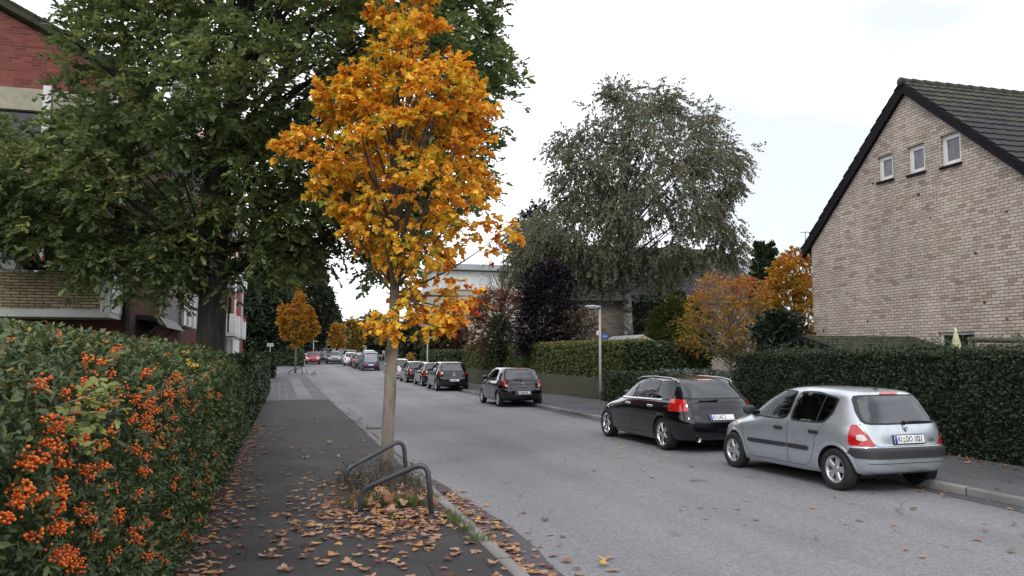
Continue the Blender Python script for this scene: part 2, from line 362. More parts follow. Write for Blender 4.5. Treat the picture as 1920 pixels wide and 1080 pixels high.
m = MB(); m.box((2.14, 21.4, .006), (.36, .5, .012)); m.build('frame', M['soil'], dr)
for i in range(6): m = MB(); m.box((2.14, 21.2+i*.08, .016), (.32, .04, .012)); m.build('bar', M['zinc'], dr)
# soil of the tree pit, irregular edge
a_ = np.linspace(0, 2*math.pi, 48, endpoint=False)
V = [(1.22, 10.85, .118)]+[(min(1.76, 1.2+.62*math.copysign(abs(math.cos(a))**.6, math.cos(a))*(1+.08*math.sin(5*a))), 10.85+1.75*math.copysign(abs(math.sin(a))**.6, math.sin(a))*(1+.05*math.sin(7*a)), .105) for a in a_]
tag(O('soil', make_mesh('soil', V, [(0, i+1, (i+1) % 48+1) for i in range(48)], M['soil'])), kind='structure')
# ---------------------------------------------------------------- buildings
def blossoms(m, c, r, n):
    for j in range(n): m.lathe([(.001, -.03), (.035, 0), (.001, .03)], (c[0]+random.gauss(0, r*.3), c[1]+random.gauss(0, r), c[2]+random.gauss(0, r*.5)), n=5)
def cdt(poly, holes=(), spacing=None):
    """triangulate a polygon with holes in 2d -> verts, tris"""
    pts = [Vector(p) for p in poly]; n = len(pts); ed = [(i, (i+1) % n) for i in range(n)]; b = n
    for h in holes:
        m = len(h); pts += [Vector(p) for p in h]; ed += [(b+i, b+(i+1) % m) for i in range(m)]; b += m
    if spacing:
        A = np.array(poly); lo, hi = A.min(0), A.max(0)
        for x in np.arange(lo[0]+spacing*.5, hi[0], spacing):
            for y in np.arange(lo[1]+spacing*.5, hi[1], spacing): pts.append(Vector((x, y)))
    v, e_, f, *_ = delaunay_2d_cdt(pts, ed, [], 0, 1e-6)
    def inside(p, q):
        c = False; k = len(q)
        for i in range(k):
            a, b2 = q[i], q[i-1]
            if (a[1] > p[1]) != (b2[1] > p[1]) and p[0] < (b2[0]-a[0])*(p[1]-a[1])/(b2[1]-a[1])+a[0]: c = not c
        return c
    T = []
    for t in f:
        c = (v[t[0]]+v[t[1]]+v[t[2]])/3
        if inside(c, poly) and not any(inside(c, h) for h in holes): T.append(tuple(t))
    return v, T
def wall_panel(mb, poly, holes, to3, depth):
    """flat wall with openings whose reveals go in by vector depth"""
    v, T = cdt(poly, holes); mb.add([to3(p) for p in v], T)
    d = Vector(depth)
    for h in holes:
        for i in range(len(h)):
            a, b = to3(h[i]), to3(h[(i+1) % len(h)]); mb.quad(a, b, b+d, a+d)
def rect(u0, v0, u1, v1): return [(u0, v0), (u1, v0), (u1, v1), (u0, v1)]
def window(parent, to3, r, depth, fr=.06, glass='pane', bars=(), sill=None, frame='white'):
    """frame (a part) with pane and sill as its sub-parts; r = (u0,v0,u1,v1)"""
    u0, v0, u1, v1 = r; d = Vector(depth); mb = MB()
    def bar(a, b, c, e): mb.prism([to3((a, b))+d*.62, to3((c, b))+d*.62, to3((c, e))+d*.62, to3((a, e))+d*.62], d*.36)
    bar(u0, v0, u0+fr, v1); bar(u1-fr, v0, u1, v1); bar(u0+fr, v0, u1-fr, v0+fr); bar(u0+fr, v1-fr, u1-fr, v1)
    for t in bars: c = u0+(u1-u0)*t; bar(c-fr/2, v0+fr, c+fr/2, v1-fr)
    fo = mb.build('window', M[frame], parent)
    pm = MB(); pm.quad(*[to3(q)+d*.85 for q in rect(u0+fr, v0+fr, u1-fr, v1-fr)]); po = pm.build('pane', M[glass], None)
    po.parent = fo; po.data.transform(Matrix.Translation(-root_loc(parent)))
    if sill:
        sm = MB(); a, b = to3((u0-.03, v0)), to3((u1+.03, v0)); dn = d.normalized()
        sm.prism([a-dn*.06, b-dn*.06, b+d*.6, a+d*.6], (0, 0, -.06)); s = sm.build('sill', M[sill], None)
        s.parent = fo; s.data.transform(Matrix.Translation(-root_loc(parent)))
    return fo
def tiles(mb, X0, X1, pe, pr, step=.075, row=.34, amp=.02):
    """rows of pantiles from eave point pe to ridge point pr (Y,Z), along X"""
    pe, pr = Vector((0, *pe)), Vector((0, *pr)); sv = pr-pe; Ls = sv.length; sv.normalize()
    n = Vector((0, -sv.z, sv.y)); n = n if n.z > 0 else -n
    nr = int(Ls/row)+1; xs = np.arange(X0, X1+step, step); m = len(xs)
    wv = amp*np.abs(np.sin(math.pi*(xs-X0)/.3))
    for r_ in range(nr):
        V = []; a = r_*row-.03; b = min(Ls, (r_+1)*row+.02); jx = random.uniform(-.01, .01)
        for (t, h) in ((a, .0), (a, .045), (b, .008)):
            for x, k in zip(xs, wv): V.append(Vector((x+jx, 0, 0))+pe+sv*t+n*(h+(k if h else 0)+.01))
        F = [(q*m+i, q*m+i+1, (q+1)*m+i+1, (q+1)*m+i) for q in range(2) for i in range(m-1)]
        mb.add(V, F, False)
def gable_house(name, label, X0, X1, Yc, hw, ez, rz, bz, wallm, roofm, wins, oh=.35, tilestep=.075, group=None):
    t = thing(name, label, 'house', (X0, Yc, bz), 0, group)
    to = lambda p: Vector((X0, p[0], p[1]))
    wl = MB(); holes = [rect(*w_[:4]) for w_ in wins]
    wall_panel(wl, [(Yc-hw, bz), (Yc+hw, bz), (Yc+hw, ez), (Yc, rz), (Yc-hw, ez)], holes, to, (.14, 0, 0))
    for s in (-1, 1): wl.quad((X0, Yc+s*hw, bz), (X1, Yc+s*hw, bz), (X1, Yc+s*hw, ez), (X0, Yc+s*hw, ez))
    wl.add([(X1, Yc-hw, bz), (X1, Yc+hw, bz), (X1, Yc+hw, ez), (X1, Yc, rz), (X1, Yc-hw, ez)], [(0, 1, 2, 3, 4)])
    wl.build('wall', M[wallm], t, fix=False)
    for w_ in wins: window(t, to, w_[:4], (.14, 0, 0), fr=w_[5] if len(w_) > 5 else .07, glass=w_[4] if len(w_) > 4 else 'pane', sill='board_dark')
    sl_ = (rz-ez)/hw; rf = MB()
    for s in (-1, 1):
        e_ = (Yc+s*(hw+oh), ez-oh*sl_+.08); rd = (Yc, rz+.1)
        tiles(rf, X0-.16, X1+.16, e_, rd, tilestep)
        rf.prism([(X0-.13, e_[0], e_[1]-.04), (X0-.13, rd[0], rd[1]-.04), (X0-.13, rd[0], rd[1]-.0), (X0-.13, e_[0], e_[1]-.0)], (X1-X0+.26, 0, 0))
    ro = rf.build('roof', M[roofm], t)
    rm = MB()
    for i, x in enumerate(np.arange(X0-.18, X1+.2, .4)):
        rm.tube([(x, Yc, rz+.11), (x+.42, Yc, rz+.095)], [.125, .11], 10)
    ri = rm.build('ridge', M[roofm], None); ri.parent = ro; ri.data.transform(Matrix.Translation(-root_loc(t)))
    for s in (-1, 1):
        vb = MB(); e_ = (Yc+s*(hw+oh), ez-oh*sl_+.03); rd = (Yc, rz+.05)
        q = [(X0-.12, e_[0], e_[1]-.24), (X0-.12, rd[0], rd[1]-.27), (X0-.12, *rd), (X0-.12, *e_)]
        vb.prism(q, (.118, 0, 0)); vb.build('verge_board', M['board_dark'], t)
        gm = MB(); gm.tube([(X0-.1, Yc+s*(hw+oh+.05), e_[1]-.02), (X1, Yc+s*(hw+oh+.05), e_[1]-.02)], .07, 8); go = gm.build('gutter', M['zinc'], t)
        if s > 0 or name != 'brick_house':
            dm = MB(); y0 = Yc+s*(hw+oh+.05)
            dm.tube([(X0+.25, y0, e_[1]-.05), (X0+.25, Yc+s*(hw+.1), e_[1]-.75), (X0+.25, Yc+s*(hw+.1), bz)], .05, 8); dm.build('downpipe', M['zinc'], t)
    return t
h1 = gable_house('brick_house', 'buff brick house whose gable with three small windows rises behind the dark hedge', 16.8, 30, 18.55, 4.5, 5.72, 9.6, 0,
    'brick_buff', 'tile', [(19.16, 7.05, 19.78, 7.8, 'curtain', .13), (17.94, 7.0, 18.58, 7.8, 'curtain', .13), (16.7, 6.95, 17.38, 7.8, 'curtain', .13), (16.55, 1.0, 17.75, 2.52, 'pane', .08)])
hm = MB(); hm.box((24.5, 18.55, 10.2), (.5, .7, 1.2)); hm.box((24.5, 18.55, 10.85), (.6, .8, .12)); hm.build('chimney', M['brick_dark'], h1)
am = MB(); am.tube([(16.9, 23.5, 5.7), (16.9, 23.5, 6.15)], .012, 5); am.tube([(16.7, 23.5, 6.1), (17.1, 23.5, 6.12)], .01, 5); am.build('aerial', M['zinc'], h1)
# the second house, behind birch and copper beech
h2 = gable_house('brick_house', 'buff brick house with white render gable behind the birch and the purple tree', 17.2, 34, 58.6, 6.6, 6.0, 10.4, .05, 'brick_buff', 'tile',
    [(54.0, 4.2, 55.6, 5.6, 'pane', .1), (60.5, 4.2, 62, 5.6, 'pane', .1)], .4, .15)
rm = MB(); rm.add([(17.17, 65, 4.3), (17.17, 52.1, 4.3), (17.17, 52.1, 6.0), (17.17, 58.6, 10.25), (17.17, 65, 6.0)], [(0, 1, 2, 3, 4)]); rm.build('render_panel', M['white_dirty'], h2)
for (x, z) in ((18.2, 4.0), (22.4, 2.2), (26, 4.2)):
    window(h2, lambda p: Vector((p[0], 51.98, p[1])), (x, z, x+1.5, z+1.4), (0, .12, 0), .12, bars=(.5,))
# far pale block with a grey fascia
fb = thing('apartment_block', 'pale flat roofed block far behind the cherry tree with a grey fascia', 'building', (14, 95, 0))
p0, p1 = at(815, 560, 95), at(950, 560, 95); zt = at(880, 505, 95).z
wm = MB(); wm.box(((p0.x+p1.x)/2+2, 100, zt/2), (p1.x-p0.x+4, 10, zt)); wm.build('wall', M['cream'], fb)
wm = MB(); wm.box(((p0.x+p1.x)/2+2, 99.8, zt-1.4), (p1.x-p0.x+4.05, 10, 2.2)); wm.build('panel_band', M['white_dirty'], fb)
wm = MB(); wm.box(((p0.x+p1.x)/2+2, 99.6, zt+.2), (p1.x-p0.x+5, 11, .7)); wm.build('roof', M['grey_panel'], fb)
for i in range(4):
    x = p0.x+1+i*2.3; window(fb, lambda p: Vector((p[0], 94.98, p[1])), (x, zt-5.2, x+1.3, zt-3.6), (0, .1, 0), .14)
bb = thing('apartment_block', 'blue grey flat block just showing above the roof beside the thuja pair', 'building', (40, 80, 0))
zb = at(1400, 492, 80).z; xa, xb = at(1372, 500, 80).x, at(1432, 500, 80).x
wm = MB(); wm.box(((xa+xb)/2, 84, zb/2), (xb-xa, 8, zb)); wm.build('wall', M['lamp_head'], bb)
wm = MB(); wm.box(((xa+xb)/2, 83.9, zb+.15), (xb-xa+.4, 8.4, .3)); wm.build('roof', M['grey_panel'], bb)
# left apartment house: gable end faces us
YB = 21.0; cX = at(236, 600, YB).x; rX = cX-6.2; bz = .08
zA = at(95, 76, YB).z; eZ = zA-(cX+.0-at(95, 76, YB).x)*.5; zr = eZ+6.2*.52
b1 = thing('apartment_house', 'red brick apartment house with cream brick balconies behind the berry hedge', 'building', (cX, YB, bz))
to1 = lambda p: Vector((p[0], YB, p[1]))
wm = MB(); zl = at(40, 168, YB).z
wall_panel(wm, [(cX, zl), (cX, eZ), (rX, zr), (rX-6.2, eZ), (rX-6.2, zl)], [], to1, (0, .1, 0)); wm.build('gable_wall', M['brick_red'], b1, fix=False)
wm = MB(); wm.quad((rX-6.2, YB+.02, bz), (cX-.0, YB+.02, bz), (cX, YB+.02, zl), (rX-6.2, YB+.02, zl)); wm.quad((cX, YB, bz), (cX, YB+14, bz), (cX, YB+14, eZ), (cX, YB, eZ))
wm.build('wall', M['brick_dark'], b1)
wm = MB(); wm.box((cX-5.4, YB-.06, zl-.28), (9.2, .3, .52)); wm.build('lintel_band', M['cream'], b1)
rf = MB()
for s in (-1, 1):
    ex = rX+s*6.6; ez2 = zr-6.6*.52+.1
    q = [(ex, YB-.25, ez2), (rX, YB-.25, zr+.1), (rX, YB-.25, zr+.28), (ex, YB-.25, ez2+.18)]; rf.prism(q, (0, 14.5, 0))
    for i in range(22):
        t = i/22; xx = ex+(rX-ex)*t; zz = ez2+(zr+.1-ez2)*t
        rf.box((xx, YB-.2, zz+.2), (.3, .16, .06), ax=Matrix.Rotation(-s*-.479, 3, 'Y'))
rf.build('roof', M['tile'], b1)
dm = MB(); dm.tube([(cX+.06, YB-.1, eZ), (cX+.06, YB-.1, bz)], .055, 8); dm.build('downpipe', M['zinc'], b1)
def end_balcony(zb_, h=1.02):
    YF = YB-1.3; xr_ = at(206, 560, YF).x; xl_ = xr_-7.5
    m = MB(); m.box(((xr_+xl_)/2, YF+.66, zb_+.06), (xr_-xl_, 1.36, .17)); s = m.build('balcony', M['white_dirty'], b1)
    def sub(nm, mb_, mt): o = mb_.build(nm, M[mt], None); o.parent = s; o.data.transform(Matrix.Translation(-root_loc(b1))); return o
    m = MB(); m.box(((xr_+xl_)/2-.1, YF+.09, zb_+.15+(h-.2)/2), (xr_-xl_-.22, .12, h-.2)); sub('parapet', m, 'brick_cream')
    m = MB(); m.box((xr_-.1, YF+.05, zb_+.15+h/2-.02), (.17, .2, h+.1)); m.box((xr_-.02, YF+.7, zb_+.15+h/2-.05), (.08, 1.2, h)); sub('end_panel', m, 'white')
    m = MB(); m.tube([(xl_, YF+.1, zb_+h+.13), (xr_-.2, YF+.1, zb_+h+.13)], .025, 6)
    for i in range(10): m.tube([(xl_+.4+i*.75, YF+.1, zb_+h-.06), (xl_+.4+i*.75, YF+.1, zb_+h+.13)], .012, 5)
    sub('rail', m, 'grey_dark'); return xl_, xr_, YF
m = MB(); A_, B_ = at(118, 500, YB), at(204, 398, YB); m.box(((A_.x+B_.x)/2, YB-.05, (A_.z+B_.z)/2), (B_.x-A_.x, .1, B_.z-A_.z)); m.build('wall_panel', M['brick_cream'], b1)
zs = at(100, 592, YB-1.3).z
for k in range(2):
    xl_, xr_, YF = end_balcony(zs+k*2.75)
    m = MB(); m.box((xr_-4, YB-.03, zs+k*2.75+1.5), (6.9, .06, 2.3)); m.build('window', M['pane'], b1)
    for x in (-5.35, -2.35, -.9):
        m = MB(); m.box((xr_+x+.6, YB-.2, zs+k*2.75+1.55), (.17, .12, 2.4)); m.build('post', M['white'], b1)
for i, (a, b, mt) in enumerate(((-2, 33, 'white'), (86, 145, 'white'), (38, 82, 'board_dark'), (150, 198, 'board_dark'))):
    A, B = at(a, 540, YF-.1), at(b, 540, YF-.1); zt_ = zs+1.02+.17
    t = thing('flower_box', ['white flower box at the far end of the lowest balcony', 'white flower box with orange flowers at the middle of the lowest balcony', 'dark flower box between two white ones on the lowest balcony', 'dark empty flower box at the right end of the lowest balcony'][i], 'flower box', ((A.x+B.x)/2, YF-.1, zt_-.2), 0, 'flower boxes on the lowest balcony')
    m = MB(); w2 = (B.x-A.x)/2; c = (A.x+B.x)/2
    m.prism([(c-w2, YF-.18, zt_), (c+w2, YF-.18, zt_), (c+w2-.06, YF-.15, zt_-.19), (c-w2+.06, YF-.15, zt_-.19)], (0, .17, 0)); m.build('box', M[mt], t)
    m = MB()
    for j in range(34): m.lathe([(.001, -.02), (.022, 0), (.001, .02)], (c+random.uniform(-w2, w2)*.92, YF-.1+random.uniform(-.06, .06), zt_+random.uniform(.01, .12)), n=5)
    m.build('flowers', M['flower_orange' if i in (1, 2) else 'twig'], t)['kind'] = 'stuff'
# its street side: canopy and white balconies running away from us
m = MB(); q = [at(236, 592, 23), at(270, 594, 23), at(301, 628, 25.5), at(236, 604, 23)]
m.prism([(cX, 22.3, 2.95), (cX+.55, 22.3, 2.9), (cX+.75, 22.3, 2.62), (cX+.62, 22.3, 2.62), (cX+.5, 22.3, 2.78), (cX, 22.3, 2.83)], (0, 3.4, 0)); ca = m.build('canopy', M['grey_dark'], b1)
for y in (22.4, 25.5): m = MB(); m.tube([(cX+.02, y, 2.2), (cX+.55, y, 2.72)], .035, 6); m.build('bracket', M['zinc'], b1)
for k in range(3):
    z0 = zs+.1+k*2.75; xo = cX+.62
    m = MB(); m.box((cX+.31, 28.5, z0+.5), (.62, 5, 1.05)); s = m.build('side_balcony', M['white'], b1)
    for y in (26.6, 30.4): m = MB(); m.box((cX+.28, y, z0+1.9), (.52, .05, 1.7)); m.build('side_screen', M['grey_panel'], b1)
    for y in (26, 27.3, 28.6, 29.9, 30.95):
        m = MB(); m.box((cX+.66, y, z0+.5), (.08, .12, 1.15)); o = m.build('pillar', M['white_dirty'], None); o.parent = s; o.data.transform(Matrix.Translation(-root_loc(b1)))
    m = MB(); blossoms(m, (cX+.78, 27+k*.9, z0+1.08), .16, 26); o = m.build('flowers', M['flower_red'], None); o.parent = s; o.data.transform(Matrix.Translation(-root_loc(b1)))
# second apartment house further down the street
Y2 = 40.0; xL, xR = at(290, 600, Y2).x-3, at(405, 600, Y2).x
b2 = thing('apartment_house', 'red brick apartment house with white balconies beyond the dark oak trunk', 'building', (xR, Y2, .1))
m = MB(); wall_panel(m, [(xL, 0), (xR, 0), (xR, 9), ((xL+xR)/2, 11), (xL, 9)], [], lambda p: Vector((p[0], Y2, p[1])), (0, .1, 0)); m.quad((xR, Y2, 0), (xR, Y2+22, 0), (xR, Y2+22, 9), (xR, Y2, 9)); m.build('wall', M['brick_red'], b2)
m = MB(); m.prism([(xL-.3, Y2-.2, 8.85), ((xL+xR)/2, Y2-.2, 11), ((xL+xR)/2, Y2-.2, 11.2), (xL-.3, Y2-.2, 9.05)], (0, 22, 0)); m.prism([(xR+.3, Y2-.2, 8.85), ((xL+xR)/2, Y2-.2, 11.003), ((xL+xR)/2, Y2-.2, 11.203), (xR+.3, Y2-.2, 9.05)], (0, 22, 0)); m.build('roof', M['tile'], b2)
zk = at(420, 632, 43).z
for k in range(3):
    z0 = zk+k*2.75
    for j in range(2):
        y = 42.5+j*5.5; m = MB(); m.box((xR+.42, y, z0+.08), (.84, 3.8, .16)); s = m.build('balcony', M['white_dirty'], b2)
        def sub(nm, mt): o = m.build(nm, M[mt], None); o.parent = s; o.data.transform(Matrix.Translation(-root_loc(b2)))
        m = MB(); m.box((xR+.3, y-1.85, z0+.6), (.3, .06, .95)); m.box((xR+.68, y-1.85, z0+.6), (.26, .06, .95)); m.box((xR+.82, y-1.1, z0+.6), (.06, 1.1, .95)); m.box((xR+.82, y+.9, z0+.6), (.06, 1.6, .95)); sub('parapet', 'white')
        m = MB(); m.box((xR+.8, y-1.85, z0+1.5), (.08, .08, 2.6)); sub('post', 'white')
        m = MB(); m.box((xR+.04, y, z0+1.3), (.06, 1.5, 2)); sub('window', 'pane')
        m = MB(); blossoms(m, (xR+.9, y-1.3, z0+1.08), .2, 26); sub('flowers', 'flower_red')
m = MB(); m.box((xR+.35, 44, zk-1.05), (.7, 4.6, 1.9)); m.build('garage_front', M['white'], b2)
m = MB()
for y in (41.72,): 
    for x in (.15, .38, .6): m.box((xR+x, 41.69, zk-1.05), (.02, .02, 1.8))
m.build('garage_groove', M['grey_dark'], b2)
# garden shed with a pale wooden gable, roof hut behind the dark hedge, parasol
sh = thing('garden_shed', 'small garden shed with grey roof and pale gable boards behind the beech hedge', 'shed', (15, 37, 0))
gA, gT, gB = at(1180, 648, 36), at(1209, 633, 36), at(1240, 650, 36); wdt = gB.x-gA.x
m = MB(); m.box(((gA.x+gB.x)/2, 38, gA.z/2), (wdt*.8, 3.8, gA.z)); m.add([(gA.x+.15, 36.1, gA.z), (gB.x-.15, 36.1, gA.z), (gT.x, 36.1, gT.z)], [(0, 1, 2)]); m.build('wall', M['wood_brown'], sh)
for s, q in ((-1, gA), (1, gB)):
    m = MB(); m.prism([(gT.x, 35.95, gT.z+.06), (gT.x, 35.95, gT.z-.1), (q.x, 35.95, q.z-.1), (q.x, 35.95, q.z+.06)], (0, .12, 0)); m.build('barge_board', M['wood_pale'], sh)
    m = MB(); m.prism([(gT.x, 36.08, gT.z+.1+.002*s), (q.x+.12*s, 36.08, q.z+.02), (q.x+.12*s, 36.08, q.z+.08), (gT.x, 36.08, gT.z+.16+.002*s)], (0, 4, 0)); m.build('roof', M['grey_dark'] if s > 0 else M['grey_panel'], sh)
hu = thing('garden_hut', 'mossy roofed garden hut close behind the dark hedge', 'hut', (14.6, 18, 0))
hX0, hX1, hY, hW, hE, hR = 13.2, 16.6, 18.55, 1.45, 2.0, 2.4
m = MB(); m.box(((hX0+hX1)/2+.1, hY, 1.0), (hX1-hX0-.2, hW*2-.3, 2.0)); m.add([(hX0+.2, hY-hW+.15, 2.0), (hX0+.2, hY+hW-.15, 2.0), (hX0+.2, hY, hR-.02)], [(0, 1, 2)]); m.build('wall', M['wood_brown'], hu)
m = MB()
for s_ in (-1, 1):
    for i in range(9):
        u0, u1 = i/9, min(1, (i+1)/9+.025); f = lambda u: (hY+s_*hW*1.08*(1-u), hE+(hR-hE)*u)
        a, b = f(u0), f(u1); m.prism([(hX0-.08, a[0], a[1]+.03), (hX0-.08, b[0], b[1]), (hX0-.08, b[0], b[1]+.03), (hX0-.08, a[0], a[1]+.06)], (hX1-hX0+.1, 0, 0))
m.build('roof', M['tile_moss'], hu)
for s_ in (-1, 1):
    m = MB(); m.prism([(hX0-.12, hY+s_*hW*1.08, hE-.1), (hX0-.12, hY, hR-.1), (hX0-.12, hY, hR+.03), (hX0-.12, hY+s_*hW*1.08, hE+.03)], (.035, 0, 0)); m.build('barge_board', M['board_dark'], hu)
pb = at(1793, 650, 14.6); pt = at(1792, 619, 14.6)
pa = thing('closed_parasol', 'closed pale yellow parasol standing before the lower window of the house', 'parasol', (pb.x, pb.y, .05))
m = MB(); m.tube([(pb.x, pb.y, .05), (pb.x, pb.y, pt.z+.03)], .02, 8); m.build('pole', M['lamp_grey'], pa)
m = MB(); V = []; F = []; n = 24
for i, (r_, z) in enumerate(((.085, pt.z-.95), (.1, pt.z-.6), (.075, pt.z-.3), (.035, pt.z-.08), (.01, pt.z))):
    for k in range(n): a = 2*math.pi*k/n; rr = r_*(1+.25*math.cos(a*8)); V.append((pb.x+rr*math.cos(a), pb.y+rr*math.sin(a), z))
for i in range(4):
    for k in range(n): F.append((i*n+k, i*n+(k+1) % n, (i+1)*n+(k+1) % n, (i+1)*n+k))
m.add(V, F, True); m.build('canopy', M['fabric_yellow'], pa)
m = MB(); m.lathe([(.02, pt.z-.05), (.022, pt.z+.02), (.001, pt.z+.06)], (pb.x, pb.y, 0), n=8); m.build('finial', M['white'], pa)
qa, qb = at(1815, 637, 13.8), at(1990, 641, 12.2)
pg = thing('pergola_beam', 'round grey wooden beam on posts beside the parasol', 'beam', (qa.x, qa.y, 0))
m = MB(); m.tube([qa, (qa+qb)/2+Vector((0, 0, .01)), qb], [.055, .06, .06], 8); m.build('beam', M['wood_grey'], pg)
for q in (qa+(qb-qa)*.03, qb): m = MB(); m.tube([(q.x, q.y, 0), (q.x, q.y, q.z-.03)], .05, 8); m.build('post', M['wood_grey'], pg)
# ---------------------------------------------------------------- foliage tools
def frames(d, n):
    d = nrm(d); n = n-d*np.sum(n*d, -1, keepdims=True); n = nrm(n); return d, np.cross(n, d), n
T_SIMPLE = (np.array([(0, 0, 0), (.5, .27, .06), (1, 0, -.04), (.5, -.27, .06), (.5, 0, -.03)]), np.array([(0, 4, 1), (4, 2, 1), (0, 3, 4), (4, 3, 2)]))
T_QUAD = (np.array([(0, 0, 0), (.5, .3, .05), (1, 0, 0), (.5, -.3, .05)]), np.array([(0, 2, 1), (0, 3, 2)]))
T_OVAL = (np.array([(0, 0, 0), (.3, .15, .05), (.72, .17, .05), (1, 0, -.03), (.72, -.17, .05), (.3, -.15, .05), (.3, 0, 0), (.72, 0, -.01)]),
          np.array([(0, 6, 1), (1, 6, 7), (1, 7, 2), (2, 7, 3), (0, 5, 6), (5, 4, 7), (5, 7, 6), (4, 3, 7)]))
_ok = [(0, 0), (.3, .2), (.45, .12), (.7, .27), (1, 0)]
_ok = [(x, y*.78) for x, y in _ok]
_v = [(x, y, abs(y)*.25-.05*x) for x, y in _ok]+[(x, -y, abs(y)*.25-.05*x) for x, y in _ok[1:-1][::-1]]
T_OAK = (np.array(_v), np.array([(0, 1, 7), (1, 2, 6), (1, 6, 7), (2, 3, 5), (2, 5, 6), (3, 4, 5)]))
_mp = [(0, 0), (.02, .2), (-.13, .3), (.08, .36), (.1, .62), (.3, .5), (.36, .62), (.46, .38), (.52, .2), (.66, .34), (.74, .2), (.86, .17), (1.05, 0)]
_full = [(x, y) for x, y in _mp]+[(x, -y) for x, y in _mp[1:-1][::-1]]
def _star():
    k = len(_full); V = [(.3, 0, .03)]+[(x, y, -.10*abs(y)-.12*max(0, x-.4)+(.03 if i % 2 else -.02)) for i, (x, y) in enumerate(_full)]
    return np.array(V), np.array([(0, i+1, (i+1) % k+1) for i in range(k)])
T_MAPLE = _star()
def leaves_mesh(name, T, pos_, d, n, s, rnd, mat_, curl=None):
    D, B, Nn = frames(d, n); tv, tf = T
    tv = np.repeat(tv[None], len(pos_), 0)
    if curl is not None:
        tv = tv.copy(); tv[:, :, 2] += curl[:, None]*(tv[:, :, 1]**2*1.6+(tv[:, :, 0]-.4)**2*.9)
    s = np.asarray(s)[:, None, None]
    V = pos_[:, None, :]+s*(tv[:, :, 0:1]*D[:, None]+tv[:, :, 1:2]*B[:, None]+tv[:, :, 2:3]*Nn[:, None])
    k = tv.shape[1]; F = (tf[None]+(np.arange(len(pos_))*k)[:, None, None]).reshape(-1, tf.shape[1])
    return make_mesh(name, V.reshape(-1, 3), F, mat_, rnd=np.repeat(np.clip(rnd, 0, 1), len(tf)))
def spray(C, Rr, ntw, nlf, size, mode='oak', centre=None, szvar=.3):
    """leaves along twigs that leave each clump centre; returns pos, dir, normal, size, rnd"""
    nC = len(C); C = np.asarray(C); Rr = np.asarray(Rr); centre = C.mean(0) if centre is None else np.asarray(centre)
    cid = np.repeat(np.arange(nC), ntw); n = len(cid)
    outw = nrm(C-centre)[cid]; rd = RNG.normal(size=(n, 3)); rd = nrm(rd)
    if mode == 'weep': td = nrm(rd*np.array([.6, .6, .45])+outw*.4+np.array([0, 0, -.5])); L = Rr[cid]*RNG.uniform(.9, 2.0, n)
    elif mode == 'up': td = nrm(rd*.5+np.array([0, 0, 1.])); L = Rr[cid]*RNG.uniform(.7, 1.3, n)
    elif mode == 'maple': td = nrm(rd*np.array([1, 1, .55])+outw*.55+np.array([0, 0, .2])); L = Rr[cid]*RNG.uniform(.6, 1.3, n)
    else: td = nrm(rd*np.array([1, 1, .6])+outw*.6+np.array([0, 0, .1])); L = Rr[cid]*RNG.uniform(.6, 1.35, n)
    st = C[cid]+rd*Rr[cid][:, None]*.25
    lid = np.repeat(np.arange(n), nlf); m = len(lid); t = RNG.uniform(.25, 1.0, m)
    drp = np.array([0, 0, -.22 if mode != 'up' else 0])*(t**2)[:, None]*L[lid][:, None]
    P_ = st[lid]+td[lid]*(L[lid]*t)[:, None]+drp+RNG.normal(size=(m, 3))*.03*np.minimum(1, Rr[cid][lid])[:, None]
    sd_ = nrm(np.cross(td[lid], np.array([0, 0, 1.])+1e-3))*np.where(RNG.random(m) < .5, -1, 1)[:, None]
    rn = RNG.normal(size=(m, 3))
    if mode == 'weep': d = nrm(td[lid]*.6+sd_*.4+rn*.35+np.array([0, 0, -.4])); nn = nrm(rn+np.array([0, 0, .1]))
    elif mode == 'maple': d = nrm(td[lid]*.4+sd_*.6+rn*.35+np.array([0, 0, -.55])); nn = nrm(np.array([0, 0, .75])+outw[cid][lid]*.0+rn*.5) if False else nrm(rn*.55+np.array([0, 0, .8]))
    elif mode == 'up': d = nrm(td[lid]+rn*.35); nn = nrm(rn)
    else: d = nrm(td[lid]*.7+sd_*.7+rn*.3); nn = nrm(rn*.5+np.array([0, 0, .8]))
    s = size*RNG.uniform(1-szvar, 1+szvar, m)
    return P_, d, nn, s, cid[lid], td, st, L
def in_poly(X, Z, poly):
    c = np.zeros(len(X), bool); k = len(poly)
    for i in range(k):
        (ax, az), (bx, bz_) = poly[i], poly[i-1]
        if az == bz_: continue
        k2 = ((az > Z) != (bz_ > Z)) & (X < (bx-ax)*(Z-az)/(bz_-az)+ax); c ^= k2
    return c
def edge_dist(X, Z, poly):
    d = np.full(len(X), 1e9); k = len(poly); Pp = np.stack([X, Z], 1)
    for i in range(k):
        a, b = np.array(poly[i-1]), np.array(poly[i]); ab = b-a; t = np.clip(((Pp-a)@ab)/max(ab@ab, 1e-9), 0, 1)
        d = np.minimum(d, np.linalg.norm(Pp-a-t[:, None]*ab, axis=1))
    return d
